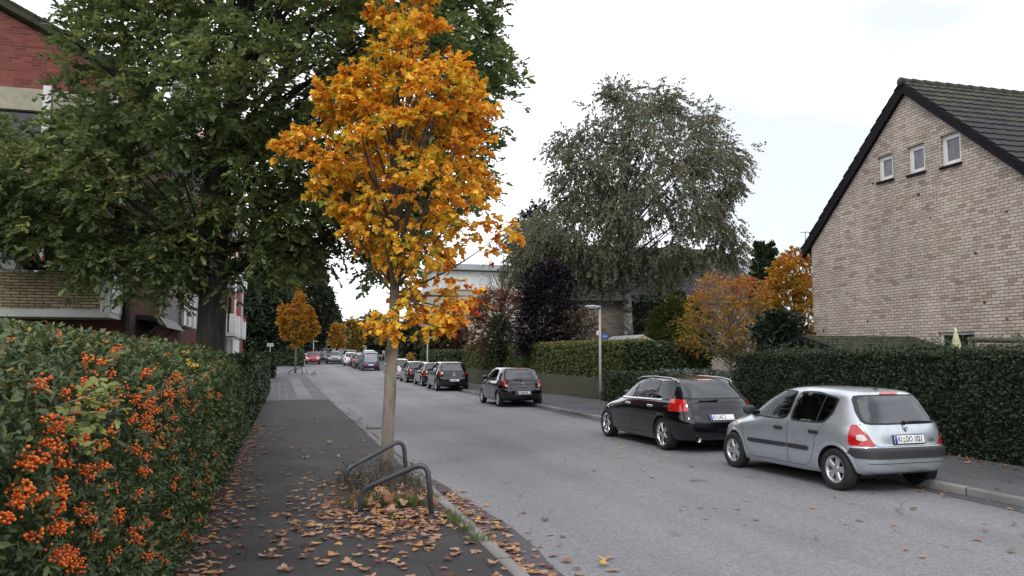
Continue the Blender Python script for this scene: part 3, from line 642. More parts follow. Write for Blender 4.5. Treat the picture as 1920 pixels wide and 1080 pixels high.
def crown_points(pxpoly, Yc, n, thick, inset=.3, shell=.45, k=1.3, below=None):
    """clump centres filling a volume whose outline at distance Yc is the polygon; thick = half depth"""
    poly = [(at(x, y, Yc).x, at(x, y, Yc).z) for x, y in pxpoly]; A = np.array(poly); lo, hi = A.min(0), A.max(0); outp = []
    while sum(len(o) for o in outp) < n:
        X = RNG.uniform(lo[0], hi[0], n*3); Z = RNG.uniform(lo[1], hi[1], n*3); ok = in_poly(X, Z, poly); X, Z = X[ok], Z[ok]
        d = edge_dist(X, Z, poly); ok = d > inset*RNG.uniform(.5, 1.3, len(d)); X, Z, d = X[ok], Z[ok], d[ok]
        T = np.minimum(thick, k*d+.15); u = RNG.uniform(-1, 1, len(X)); u = np.sign(u)*np.abs(u)**shell
        outp.append(np.stack([X, Yc+u*T, Z], 1))
    return np.concatenate(outp)[:n]
def limb_pts(a, b, sag=.12, n=7, wob=.06):
    a, b = Vector(a), Vector(b); L = (b-a).length; mid = (a+b)/2+Vector((random.uniform(-wob, wob)*L, random.uniform(-wob, wob)*L, sag*L))
    return [a*(1-t)**2+mid*2*t*(1-t)+b*t*t for t in [i/(n-1) for i in range(n)]]
def woody(name, mat_, parent, trunk, tr, targets, r0, tips=.012, sides=10, n=7, frac=(.25, .95), sag=.1, extra=None):
    """trunk polyline with radii tr and a limb to each target"""
    mb = MB(); mb.tube(trunk, tr, sides)
    tp = [Vector(p) for p in trunk]; zt = [p.z for p in tp]
    for q in targets:
        q = Vector(q); zq = tp[0].z+(min(q.z, zt[-1])-zt[0])*random.uniform(.55, .85)
        zq = max(zq, zt[0]+(zt[-1]-zt[0])*frac[0]); zq = min(zq, zt[0]+(zt[-1]-zt[0])*frac[1])
        a = Vector((np.interp(zq, zt, [p.x for p in tp]), np.interp(zq, zt, [p.y for p in tp]), zq)); ra = float(np.interp(zq, zt, tr))
        r1 = min(ra*.75, r0*random.uniform(.7, 1.2)); mb.tube(limb_pts(a, q, sag*random.uniform(.3, 1.5), n), [r1+(tips-r1)*(i/(n-1))**.8 for i in range(n)], 6, False)
    if extra:
        for pts, rr in extra: mb.tube(pts, rr, 8, False)
    return mb.build(name, mat_, parent, fix=False)
def twigs_mb(st, td, L, keep, r=.006):
    mb = MB()
    for i in keep:
        a = Vector(st[i]); b = a+Vector(td[i])*L[i]; mb.tube([a, (a+b)/2+Vector((0, 0, .02)), b], [r, r*.8, r*.4], 4, False)
    return mb
def tree(name, label, cat, base, trunk, tr, C, Rr, ntw, nlf, size, T, lm, bark, mode='oak', nl=40, r0=.08, cvar=.55, bias=None, group=None, centre=None, tw=0, sag=.1, frac=(.25, .95), limb=True, extra=None, tips=.012):
    t = thing(name, label, cat, base, 0, group)
    C = np.asarray(C, float); Rr = np.full(len(C), Rr) if np.isscalar(Rr) else np.asarray(Rr)
    P_, d, nn, s, cid, td, st, L = spray(C, Rr, ntw, nlf, size, mode, centre)
    cl = RNG.random(len(C)); rnd = cl[cid]*cvar+RNG.random(len(P_))*(1-cvar)
    if bias is not None: rnd = rnd+bias(P_)
    O('crown', leaves_mesh('crown', T, P_, d, nn, s, rnd, lm), t)
    if limb:
        idx = RNG.permutation(len(C))[:nl]
        to = woody('trunk', bark, t, trunk, tr, C[idx], r0, sag=sag, frac=frac, extra=extra, tips=tips)
        if tw:
            o = twigs_mb(st, td, L, RNG.permutation(len(st))[:tw]).build('twigs', bark, None, fix=False); o.parent = to; o.data.transform(Matrix.Translation(-root_loc(t))); o['kind'] = 'stuff'
    return t
def shade_of(c, k): return tuple(x*k for x in c)
LM = {}
LM['oak'] = leafmat('oak_leaves', [(0, (.07, .105, .042)), (.4, (.13, .18, .068)), (.68, (.19, .245, .085)), (.86, (.29, .325, .1)), (.96, (.38, .3, .08)), (1, (.3, .14, .05))], .5, .42)
LM['maple'] = leafmat('maple_leaves', [(0, (.26, .36, .04)), (.1, (.62, .57, .07)), (.24, (.92, .62, .065)), (.55, (.89, .46, .042)), (.75, (.8, .27, .026)), (.87, (.33, .085, .015)), (.93, (.3, .07, .015)), (1, (.68, .08, .02))], .5, .4, .3)
LM['birch'] = leafmat('birch_leaves', [(0, (.12, .127, .085)), (.5, (.17, .175, .118)), (.8, (.215, .208, .142)), (.94, (.24, .185, .105)), (1, (.32, .14, .06))], .75, .36, .12)
LM['purple'] = leafmat('purple_leaves', [(0, (.012, .009, .015)), (.6, (.024, .017, .028)), (1, (.055, .028, .036))], .5, .1)
LM['cherry'] = leafmat('cherry_leaves', [(0, (.05, .06, .025)), (.35, (.12, .07, .04)), (.7, (.24, .09, .055)), (1, (.4, .13, .08))], .6, .25)
LM['orange'] = leafmat('orange_leaves', [(0, (.1, .11, .025)), (.25, (.24, .2, .035)), (.55, (.42, .25, .035)), (.85, (.46, .18, .035)), (1, (.46, .12, .04))], .6, .3)
LM['gold'] = leafmat('gold_leaves', [(0, (.15, .14, .025)), (.4, (.42, .27, .03)), (.8, (.5, .24, .025)), (1, (.42, .12, .02))], .6, .3)
LM['dark'] = leafmat('dark_leaves', [(0, (.024, .036, .02)), (.6, (.048, .066, .036)), (1, (.085, .1, .05))], .6, .15)
LM['mid'] = leafmat('mid_green_leaves', [(0, (.045, .066, .028)), (.6, (.085, .11, .042)), (1, (.15, .16, .055))], .6, .2)
LM['lime'] = leafmat('lime_leaves', [(0, (.08, .11, .02)), (.6, (.16, .18, .035)), (1, (.24, .22, .05))], .6, .3)
LM['thuja'] = leafmat('thuja_leaves', [(0, (.016, .035, .014)), (.7, (.035, .065, .022)), (1, (.055, .085, .03))], .6, .1)
LM['rhodo'] = leafmat('rhododendron_leaves', [(0, (.018, .032, .02)), (.7, (.035, .055, .033)), (1, (.07, .085, .05))], .45, .15)
LM['berry_hedge'] = leafmat('berry_hedge_leaves', [(0, (.028, .048, .016)), (.45, (.052, .082, .028)), (.75, (.085, .118, .042)), (.93, (.16, .175, .05)), (1, (.3, .18, .035))], .45, .22, .4)
LM['clipped'] = leafmat('clipped_leaves', [(0, (.02, .038, .014)), (.6, (.038, .066, .022)), (1, (.07, .1, .032))], .5, .15)
LM['box'] = leafmat('dark_hedge_leaves', [(0, (.012, .021, .011)), (.6, (.022, .04, .018)), (.97, (.042, .068, .026)), (1, (.07, .055, .03))], .5, .15)
LM['beech'] = leafmat('beech_leaves', [(0, (.045, .065, .022)), (.5, (.088, .115, .034)), (.85, (.155, .168, .045)), (1, (.22, .16, .05))], .55, .25)
LM['ivy'] = leafmat('ivy_leaves', [(0, (.04, .06, .042)), (.6, (.08, .1, .072)), (1, (.13, .15, .11))], .35, .15)
# ---------------------------------------------------------------- hedges
def lump(p, a=1., s=1.):
    x, y, z = p[:, 0]*s, p[:, 1]*s, p[:, 2]*s
    return a*(np.sin(x*2.3+y*1.7)+np.sin(y*3.1-z*2.2+1.)+np.sin(z*3.7+x*2.9+2.)+.6*np.sin(y*7.3+z*5.1)+.5*np.sin(x*8.1-y*6.3+z*4.))/4
def shoots(Pt, Nn, nl, ln, size, T, lm, name, parent, upb=.35, cvar=.4, bias=None, szv=.35, jit=.5):
    n = len(Pt); ax = nrm(Nn*.8+np.array([0, 0, upb])+RNG.normal(size=(n, 3))*jit)
    lid = np.repeat(np.arange(n), nl); m = len(lid); t = RNG.uniform(-.35, 1, m)
    o = np.cross(ax, RNG.normal(size=(n, 3))); o = nrm(o); b = np.cross(ax, o); an = RNG.uniform(0, 2*math.pi, m)
    side = o[lid]*np.cos(an)[:, None]+b[lid]*np.sin(an)[:, None]; L = ln*RNG.uniform(.5, 1.3, n)
    P_ = Pt[lid]+ax[lid]*(L[lid]*t)[:, None]; d = nrm(side*.8+ax[lid]*RNG.uniform(.15, .9, m)[:, None]); nn = nrm(ax[lid]-side*.35+RNG.normal(size=(m, 3))*.3)
    c = RNG.random(n); rnd = c[lid]*cvar+RNG.random(m)*(1-cvar)
    if bias is not None: rnd = rnd+bias(P_)
    me = leaves_mesh(name, T, P_, d, nn, size*RNG.uniform(1-szv, 1+szv, m), rnd, lm)
    return O(name, me, parent)
def faces_points(faces, dens, lumpa, seed_s=1., dep=.08):
    Pt, Nn = [], []
    for o, u, v, n in faces:
        o, u, v, n = map(lambda q: np.array(q, float), (o, u, v, n)); k = max(4, int(np.linalg.norm(u)*np.linalg.norm(v)*dens)); a, b = RNG.random((2, k))
        p = o+a[:, None]*u+b[:, None]*v; p = p+n*(lump(p, lumpa, seed_s)-RNG.random(k)**2*dep)[:, None]; Pt.append(p); Nn.append(np.repeat(n[None], k, 0))
    return np.concatenate(Pt), np.concatenate(Nn)
def hedge(name, label, base, a, b, thick, h0, h1, dens, nl, ln, size, lm, T=T_QUAD, lumpa=.05, z0=0., group=None, side=1, bias=None, ends=True, back=False, cat='hedge'):
    """hedge with front foot line a->b (X,Y), thickness to the left of a->b * side"""
    a, b = np.array([*a, 0.]), np.array([*b, 0.]); u = b-a; L = np.linalg.norm(u); uu = u/L; nb = np.array([-uu[1], uu[0], 0])*side; nf = -nb
    a[2] = g(a[1])+z0; b[2] = g(b[1])+z0; u = b-a
    fs = [(a, u, (0, 0, h0), nf)]
    top0 = a+np.array([0, 0, h0]); fs.append((top0, u+np.array([0, 0, h1-h0]), nb*thick, (0, 0, 1)))
    if ends: fs += [(a, nb*thick, (0, 0, h0), -uu), (b, nb*thick, (0, 0, h1), uu)]
    if back: fs.append((a+nb*thick, u, (0, 0, h0), nb))
    Pt, Nn = faces_points(fs, dens, lumpa)
    if h1 != h0:
        f = np.clip(((Pt-a)@uu)/L, 0, 1); Pt[:, 2] += np.where(np.abs(Nn[:, 2]) < .5, (Pt[:, 2]-a[2])/h0*(h1-h0)*f, 0)
    t = thing(name, label, cat, tuple(a), 0, group)
    shoots(Pt, Nn, nl, ln, size, T, lm, 'foliage', t, bias=bias)
    i = .1; mb = MB(); A = a+nb*i+uu*i; B = b+nb*i-uu*i; C2 = b+nb*(thick-i)-uu*i; D = a+nb*(thick-i)+uu*i
    mb.add([(*A[:2], A[2]-.1), (*B[:2], B[2]-.1), (*C2[:2], C2[2]-.1), (*D[:2], D[2]-.1), (*A[:2], a[2]+h0-i), (*B[:2], b[2]+h1-i), (*C2[:2], b[2]+h1-i), (*D[:2], a[2]+h0-i)],
           [(0, 3, 2, 1), (4, 5, 6, 7), (0, 1, 5, 4), (1, 2, 6, 5), (2, 3, 7, 6), (3, 0, 4, 7)])
    mb.build('dark_core', M['twig'], t); return t  # solid core, shade among the twigs put into its colour
# berry hedge on the left: profile with a rounded shoulder
HX = -.88
PROF = [(0., .02), (.03, .5), (.05, 1.1), (.02, 1.45), (-.1, 1.68), (-.32, 1.83), (-.7, 1.91), (-1.15, 1.97), (-1.6, 1.98), (-2.0, 1.93), (-2.15, 1.4)]
pa_ = np.array(PROF); seg = np.linalg.norm(np.diff(pa_, axis=0), axis=1); cs = np.concatenate([[0], np.cumsum(seg)])
def hedge_surface(Y, s, sink=0.):
    """point and outward normal at street distance Y and profile length s"""
    x = np.interp(s, cs, pa_[:, 0]); z = np.interp(s, cs, pa_[:, 1]); e = .06
    tx = np.interp(s+e, cs, pa_[:, 0])-np.interp(s-e, cs, pa_[:, 0]); tz = np.interp(s+e, cs, pa_[:, 1])-np.interp(s-e, cs, pa_[:, 1])
    n = nrm(np.stack([tz, np.zeros_like(tz), -tx], 1))
    hs = 1-np.clip((Y-7)/14, 0, 1)*.09                     # a little lower further on
    wd = 1-np.clip((Y-9)/8, 0, 1)*.45
    p = np.stack([HX+x*np.where(x < -.3, wd, 1)-.012*np.maximum(0, Y-8), Y, .1+z*hs], 1)
    return p+n*(lump(p, .075, 1.1)-sink)[:, None], n
bh = thing('berry_hedge', 'dense green hedge full of orange berries along the footpath in the foreground', 'hedge', (-1.4, 10, .1))
def hs_samples(y0, y1, dens):
    k = int((y1-y0)*cs[-1]*dens); Y = RNG.uniform(y0, y1, k); s = RNG.uniform(0, cs[-1], k); return hedge_surface(Y, s, RNG.random(k)**2*.13)
parts = [(1.2, 4.6, 520, 9, .07, .036, T_OVAL), (4.6, 8.5, 300, 9, .08, .045, T_OVAL), (8.5, 19, 130, 8, .1, .065, T_SIMPLE)]
tops = lambda P_: np.clip((P_[:, 2]-1.6)*.35, 0, .16)
Pt, Nn = hs_samples(*parts[0][:3])
shoots(Pt, Nn, 9, .075, .037, T_OVAL, LM['berry_hedge'], 'foliage', bh, upb=.45, bias=tops, szv=.45)
for p in parts[1:]:
    Pt, Nn = hs_samples(*p[:3]); shoots(Pt, Nn, p[3], p[4], p[5], p[6], LM['berry_hedge'], 'foliage', bh, upb=.45, bias=tops, szv=.4)
# solid hedge core: twigs, with the shade between them in its dark colour
yy = np.arange(1.0, 19.3, .25); V = []; ns = 24
for y in yy:
    p, n = hedge_surface(np.full(ns, y), np.linspace(.0, cs[-1], ns), .17); V += p.tolist()
F = [(i*ns+k, i*ns+k+1, (i+1)*ns+k+1, (i+1)*ns+k) for i in range(len(yy)-1) for k in range(ns-1)]+[tuple(range(ns)), tuple(range((len(yy)-1)*ns, len(yy)*ns))]
O('dark_core', make_mesh('dark_core', V, F, M['twig'], smooth=True), bh)
# orange berries in clusters on the face, thickest at the near end
bp = [(20, 700), (48, 712), (95, 690), (130, 700), (118, 745), (90, 740), (270, 690), (310, 705), (165, 760), (205, 745), (235, 755), (255, 770), (60, 800), (20, 815), (110, 815), (150, 830), (190, 835), (225, 845), (250, 855), (60, 845), (95, 855), (135, 865), (30, 865), (180, 870),
 (250, 800), (225, 790), (205, 805), (260, 825), (150, 890), (170, 905), (95, 905), (75, 925), (120, 925), (40, 940), (15, 955), (60, 965), (20, 920), (160, 950), (185, 960), (205, 970), (140, 985), (100, 985), (65, 1000), (170, 1010), (45, 1040), (150, 1060), (125, 1050), (185, 1035), (90, 1060), (250, 1040), (260, 1055),
 (290, 722), (305, 727), (325, 730), (345, 745), (340, 760), (375, 730), (395, 745), (425, 725), (445, 735), (455, 745), (440, 760), (325, 790), (315, 815), (275, 800), (285, 840), (350, 895), (385, 935), (365, 975), (340, 1000), (330, 1005), (265, 925), (345, 930), (310, 860), (240, 760), (215, 770), (185, 740), (60, 690), (145, 720), (30, 730), (10, 790), (80, 780), (330, 700), (270, 740), (300, 760), (355, 770), (415, 745), (230, 880), (300, 905), (390, 860), (220, 930), (285, 960), (310, 1020), (210, 1010), (12, 880), (5, 985), (115, 1030), (235, 985), (20, 1010), (70, 870)]
BV, BF, BR = [], [], []
bm = bmesh.new(); bmesh.ops.create_icosphere(bm, subdivisions=2, radius=1); bm.verts.index_update(); ico = np.array([v.co[:] for v in bm.verts]); icof = np.array([[v.index for v in f.verts] for f in bm.faces]); bm.free()
nb = 0
def berry_cluster(c, n, k, spread):
    global nb
    for j in range(k):
        q = c+RNG.normal(size=3)*spread*np.array([.45, 1.15, .7])+n*RNG.uniform(.02, .07); r = RNG.uniform(.0052, .0068)
        BV.append(q+ico*r*np.array([1, 1, .9])); BF.append(icof+nb); BR.append(np.full(len(icof), RNG.random())); nb += len(ico)
for (px, py) in bp:
    for rep in range(1 if random.random() < .75 else 2):
        px2, py2 = px+random.gauss(0, 9), py+random.gauss(0, 6); q = atX(px2, py2, HX+.03)
        if q.z > 1.62: q = atX(px2, py2, HX-.12)
        if q.z > 1.75: q = atX(px2, py2, HX-.45)
        s = float(np.interp(q.z-.1, pa_[:6, 1], cs[:6])); p, n = hedge_surface(np.array([q.y]), np.array([s]), -.01)
        k = random.randint(16, 42) if px < 260 else random.randint(8, 22)
        berry_cluster(p[0], n[0], k, .017 if q.y < 4 else .024)
for i in range(80):
    Y = RNG.uniform(3, 15); s = RNG.uniform(.2, 2.3); p, n = hedge_surface(np.array([Y]), np.array([s]), 0.); berry_cluster(p[0], n[0], random.randint(3, 9), .018)
bmt = leafmat('orange_berries', [(0, (.5, .06, .008)), (.6, (.72, .125, .01)), (1, (.82, .24, .018))], .3, .05, .5)
tag(O('berries', make_mesh('berries', np.concatenate(BV), np.concatenate(BF), bmt, rnd=np.concatenate(BR), smooth=True), bh), kind='stuff')
# pale shoots of another shrub growing out of it
sp = thing('pale_shoot', 'lime green leafy shoot pushing out of the berry hedge between the berries', 'plant', tuple(atX(180, 775, HX+.08)))
c = np.array([atX(x, y, HX+.11)[:] for x, y in [(160, 745), (185, 760), (200, 745), (150, 770), (175, 790), (165, 810), (210, 770), (140, 755), (190, 735)]])
P_, d, nn, s, cid, td, st, L = spray(c, np.full(len(c), .06), 4, 5, .036, 'oak'); nn = nrm(nn+np.array([.5, -.5, .4])); d = nrm(d+np.array([0, 0, -.3]))
O('leaves', leaves_mesh('leaves', (T_OVAL[0]*np.array([1, 1.5, 1]), T_OVAL[1]), P_, d, nn, s, RNG.random(len(P_)), leafmat('pale_shoot_leaves', [(0, (.13, .17, .035)), (1, (.28, .31, .07))], .5, .3)), sp)
mb = MB(); 
for i in range(3): mb = MB(); mb.tube([Vector(c[i*3])+Vector((-.15, 0, -.05)), Vector(c[i*3])], .003, 5); mb.build('stem', M['bark_young'], sp)
tl = thing('fallen_leaf', 'single orange maple leaf resting on top of the berry hedge', 'leaf', tuple(atX(365, 690, HX-.16)))
q = np.array([atX(352, 690, HX-.12)[:]]); O('blade', leaves_mesh('blade', T_MAPLE, q, np.array([[.3, .5, .1]]), np.array([[.5, -.8, .5]]), [.15], [.55], LM['maple'], np.array([.5])), tl)
# clipped hedges
hedge('clipped_hedge', 'dark closely clipped hedge following the berry hedge along the footpath', None, (-1.03, 40.5), (-.98, 19.2), 1.3, 1.62, 1.72, 120, 6, .1, .09, LM['clipped'], side=-1, z0=.1, lumpa=.03)
a, b = at(528, 690, 92), at(600, 690, 92)
hedge('clipped_hedge', 'bright green clipped hedge behind the small orange maple', None, (at(512, 685, 88).x, 88), (at(566, 682, 88).x, 88), 2.5, 1.75, 1.75, 30, 5, .16, .2, LM['thuja'], z0=.05, lumpa=.05)
hedge('clipped_hedge', 'green clipped hedge continuing past the end of the near left hedge', None, (at(440, 665, 60).x-4, 60), (at(512, 665, 60).x, 60), 2, 1.7, 1.7, 30, 5, .16, .2, LM['thuja'], z0=.05, lumpa=.05)
hedge('dark_hedge', 'tall dark green hedge behind the silver car in front of the brick house', None, (11.55, 19.3), (11.45, 5.0), 1.5, 1.82, 1.9, 600, 6, .07, .047, LM['box'], T=T_SIMPLE, side=1, z0=.1, lumpa=.12, bias=lambda P_: np.clip((P_[:, 2]-1.78)*1.5, 0, .45)+lump(P_, .14, .8))
dh = [o for o in COL.objects if o.name == 'dark_hedge'][0]; k = 520; Pt = np.stack([11.7+RNG.random(k)*1.2, 5.2+RNG.random(k)*14, 1.88+RNG.random(k)*.16], 1)
shoots(Pt, np.repeat(np.array([[0, 0, 1.]]), k, 0), 14, .26, .045, T_SIMPLE, LM['clipped'], 'long_shoots', dh, upb=1.2, jit=.25)
hedge('beech_hedge', 'long beech hedge with yellow green top behind the picket fence', None, (11.15, 52.5), (12.75, 29.6), 1.3, 2.28, 2.34, 230, 6, .1, .1, LM['beech'], T=T_SIMPLE, side=-1 if False else 1, z0=.1, lumpa=.06, bias=lambda P_: np.clip((P_[:, 2]-2.2)*1.2, 0, .3))
hedge('beech_hedge', 'shaded side of a beech hedge running back from the pavement behind the grey ivy', None, (12.85, 29.4), (16.5, 29.4), 1.0, 2.3, 2.25, 130, 6, .1, .1, LM['clipped'], z0=.1, lumpa=.06)  # shade put into the colour: darker leaves than the other beech hedge
hedge('low_hedge', 'low square clipped hedge at the foot of the street lamp', None, (12.15, 30.2), (12.0, 25.2), .9, 1.12, 1.15, 260, 6, .07, .07, LM['clipped'], T=T_SIMPLE, side=1, z0=.1, lumpa=.03)
hedge('low_hedge', 'low green hedge beside the far lamp beyond the beech hedge', None, (10.4, 66), (10.9, 54), 1.5, 1.9, 1.9, 60, 6, .12, .14, LM['clipped'], side=1, z0=.1, lumpa=.05)
iv = thing('ivy_mound', 'grey green ivy mound between the low hedge and the tall dark hedge', 'shrub', (13, 23, .1))
k = 1500; u = RNG.uniform(0, math.pi, k); Yv = RNG.uniform(18.6, 26.5, k); n = np.stack([-np.cos(u), np.zeros(k), np.sin(u)], 1)
Pt = np.stack([12.9-np.cos(u)*.85, Yv, .1+np.sin(u)**.6*1.22], 1); Pt += n*lump(Pt, .08)[:, None]
shoots(Pt, n, 7, .1, .11, T_SIMPLE, LM['ivy'], 'foliage', iv)
mb = MB(); mb.prism([(12.9-math.cos(a)*.72, 18.8, .1+math.sin(a)**.6*1.08) for a in np.linspace(.0, math.pi, 12)], (0, 7.4, 0)); mb.build('dark_core', M['twig'], iv)  # solid fill under the ivy, inner shade painted as dark colour
# picket fence under the beech hedge
pf = thing('picket_fence', 'old grey wooden picket fence below the beech hedge', 'fence', (11.6, 40, .1))
A, B = Vector((11.0, 53, 0)), Vector((12.45, 30.6, 0)); mb = MB(); D = B-A; nP = 190; rz = math.atan2(D.y, D.x)
for i in range(nP):
    p = A+D*(i/nP); h = .9+random.uniform(-.05, .05); z0 = g(p.y)+.12; c = Vector((p.x, p.y, z0)); ux = D.normalized()*.034; ty = Vector((-.02, 0, 0))+Vector((random.uniform(-.02, .02), 0, 0))
    mb.prism([c-ux, c+ux, c+ux+Vector((ty.x*0, 0, h-.06)), c+Vector((0, 0, h)), c-ux+Vector((0, 0, h-.06))], (-.02, 0, 0))
mb.build('pickets', M['wood_grey'], pf)
for z in (.3, .75):
    mb = MB(); mb.tube([A+Vector((.03, 0, z+.15)), B+Vector((.03, 0, z+.1))], .03, 4); mb.build('rail', M['wood_grey'], pf)
for i in range(9):
    p = A+D*(i/8); mb = MB(); mb.box((p.x+.07, p.y, g(p.y)+.55), (.09, .09, 1.0)); mb.build('post', M['wood_brown'], pf)
# ---------------------------------------------------------------- trees
def px_tr(pts, Y, rad): return [tuple(at(x, y, Y)) for x, y in pts], rad
# young maple with the golden crown
MY = 12.72
mpoly = [(700, -90), (690, 0), (692, 45), (650, 85), (668, 100), (600, 118), (628, 160), (605, 160), (575, 215), (520, 252), (512, 292), (530, 335), (560, 380), (625, 400), (632, 445), (655, 480), (700, 500), (672, 520), (668, 545), (700, 560), (735, 520), (745, 600), (790, 620), (850, 612), (885, 580), (902, 545), (890, 515), (860, 505), (850, 480), (915, 482), (955, 455), (965, 430), (940, 380), (920, 345), (935, 292), (905, 250), (932, 195), (915, 150), (860, 112), (820, 85), (832, 55), (815, 20), (820, -60), (760, -150)]
C = crown_points(mpoly, MY, 330, 1.35, inset=.14, shell=.8, k=1.0)
keep = (RNG.random(len(C)) < np.where(C[:, 2] < 3.5, .72, .95)) & ((lump(C, 1., 1.7) > -.42) | (np.hypot(C[:, 0]-1.58, C[:, 1]-MY) < .55)); C = C[keep]
sprig = np.array([at(x, y, MY-.3)[:] for x, y in [(712, 605), (722, 590), (728, 612), (865, 570), (880, 555), (845, 590), (795, 600)]]); C = np.concatenate([C, sprig])
tp = [(724, 905), (727, 820), (733, 700), (739, 600), (741, 480), (740, 350), (745, 220), (750, 90), (752, -60)]
trunk = [tuple(at(x, y, MY)) for x, y in tp]; trunk[0] = (trunk[0][0], trunk[0][1], .08)
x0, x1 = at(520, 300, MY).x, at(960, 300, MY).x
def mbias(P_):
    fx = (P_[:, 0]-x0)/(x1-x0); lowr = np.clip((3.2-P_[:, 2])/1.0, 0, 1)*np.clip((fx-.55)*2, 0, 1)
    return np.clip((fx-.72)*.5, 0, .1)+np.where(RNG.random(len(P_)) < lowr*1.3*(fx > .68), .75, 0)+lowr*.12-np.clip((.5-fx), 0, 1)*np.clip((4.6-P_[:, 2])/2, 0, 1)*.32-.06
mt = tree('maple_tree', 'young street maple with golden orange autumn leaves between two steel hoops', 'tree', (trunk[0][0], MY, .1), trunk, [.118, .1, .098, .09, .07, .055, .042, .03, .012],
    C, .25, 9, 8, .08, T_MAPLE, LM['maple'], M['bark_maple_shaded'], 'maple', nl=70, r0=.026, cvar=.35, bias=mbias, tw=260, frac=(.34, .97), sag=-.05, centre=trunk[5], tips=.006)
# the big oak
OY = 17.5
opoly = [(-240, 150), (-60, 215), (20, 205), (112, 175), (92, 110), (118, 60), (100, 5), (150, -60), (90, -260), (330, -520), (700, -480), (900, -260), (958, -30), (935, 55), (968, 100), (965, 150), (942, 210), (930, 280), (925, 340), (905, 400), (850, 420), (770, 520), (700, 545), (668, 505), (640, 450), (610, 500), (560, 520), (530, 575), (480, 540), (430, 560), (400, 500), (370, 545), (335, 600), (305, 560), (290, 590), (250, 560), (228, 610), (195, 540), (110, 500), (30, 470), (-100, 480), (-260, 420)]
C = crown_points(opoly, OY, 1650, 4.6, inset=.35, shell=.7, k=1.0)
gp = [(at(x, y, OY), r_) for x, y, r_ in ((365, 345, .45), (405, 365, .3), (300, 195, .35), (445, 95, .3), (575, 55, .3))]
keep = np.array([all((c[0]-q.x)**2+(c[2]-q.z)**2 > r_**2 for q, r_ in gp) for c in C]); C = C[keep]
bx = at(395, 640, OY).x
trunk = [(bx-.05, OY, .05), (bx-.02, OY, 1.2), (bx, OY, 2.1), (bx+.02, OY, 3.3), tuple(at(398, 480, OY)), tuple(at(402, 400, OY)), tuple(at(418, 300, OY+.2)), tuple(at(440, 180, OY+.4)), tuple(at(450, 40, OY+.3)), tuple(at(470, -150, OY))]
def lim(pts, r0, Yo=0, r1=.03): q = [tuple(at(x, y, OY+Yo*(i/len(pts)))) for i, (x, y) in enumerate(pts)]; return q, [r0+(r1-r0)*i/(len(q)-1) for i in range(len(q))]
ex = [lim([(400, 420), (470, 340), (520, 320), (600, 300)], .1, 1.5), lim([(395, 500), (330, 450), (310, 425), (255, 380)], .1, -2), lim([(405, 370), (390, 250), (385, 130), (330, 20)], .11, 1), lim([(415, 300), (520, 180), (560, 60), (690, 40), (800, 30)], .11, 1), lim([(405, 370), (330, 160), (230, 155), (120, 60)], .08, -1), lim([(420, 290), (455, 110), (520, 45), (640, 35)], .1, -1)]
ot = tree('oak_tree', 'big dark oak spreading over the left hedge and half the sky', 'tree', (bx, OY, .05), trunk, [.42, .32, .285, .275, .275, .3, .24, .18, .12, .04], C, .5, 9, 12, .17, T_OAK, LM['oak'], M['bark'], 'oak',
    nl=70, r0=.05, cvar=.5, tw=700, frac=(.3, .95), extra=ex, sag=.05)
# birch
BY = 42
bpoly = [(1135, 150), (1180, 140), (1250, 152), (1275, 175), (1320, 180), (1352, 205), (1345, 235), (1385, 240), (1390, 270), (1425, 285), (1395, 315), (1398, 355), (1370, 380), (1395, 425), (1390, 470), (1385, 520), (1340, 480), (1300, 520), (1255, 530), (1225, 545), (1190, 525), (1150, 535), (1100, 530), (1060, 555), (1040, 525), (1000, 500), (985, 440), (1000, 390), (1040, 365), (1030, 320), (1000, 285), (1030, 250), (1085, 235), (1100, 190)]
C = crown_points(bpoly, BY, 880, 4.5, inset=.5, shell=.8, k=1.0); keep = (RNG.random(len(C)) < .93) & (lump(C, 1., .6) > -.24); C = C[keep]
q = at(1178, 640, BY)
trunk = [(q.x, BY, .2), tuple(at(1177, 600, BY)), tuple(at(1174, 520, BY)), tuple(at(1172, 440, BY)), tuple(at(1175, 350, BY)), tuple(at(1180, 260, BY)), tuple(at(1195, 180, BY))]
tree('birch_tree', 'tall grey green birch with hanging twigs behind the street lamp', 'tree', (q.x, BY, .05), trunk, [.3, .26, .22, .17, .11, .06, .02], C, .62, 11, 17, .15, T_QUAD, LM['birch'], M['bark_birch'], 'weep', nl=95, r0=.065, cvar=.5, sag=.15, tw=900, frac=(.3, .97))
wpoly = [(958, 415), (985, 395), (1020, 400), (1055, 430), (1075, 500), (1050, 560), (1010, 590), (985, 540), (955, 520), (940, 470)]
C = crown_points(wpoly, 47, 110, 2.2, inset=.4, shell=.8); q = at(1000, 640, 47)
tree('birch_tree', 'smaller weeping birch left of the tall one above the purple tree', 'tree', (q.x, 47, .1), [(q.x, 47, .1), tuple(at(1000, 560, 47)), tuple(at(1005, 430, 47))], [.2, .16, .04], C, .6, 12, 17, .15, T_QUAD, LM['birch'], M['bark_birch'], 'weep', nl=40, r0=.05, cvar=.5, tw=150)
wp = [(905, 480), (950, 470), (960, 520), (935, 560), (910, 545)]; C = crown_points(wp, 55, 26, 1.0, inset=.2); q = at(935, 650, 55)
tree('birch_tree', 'almost bare weeping birch with thin hanging twigs before the pale block', 'tree', (q.x, 55, .1), [(q.x, 55, .1), tuple(at(940, 560, 55)), tuple(at(945, 470, 55))], [.1, .07, .02], C, .6, 7, 6, .08, T_QUAD, LM['birch'], M['bark_birch'], 'weep', nl=22, r0=.03, tw=180)
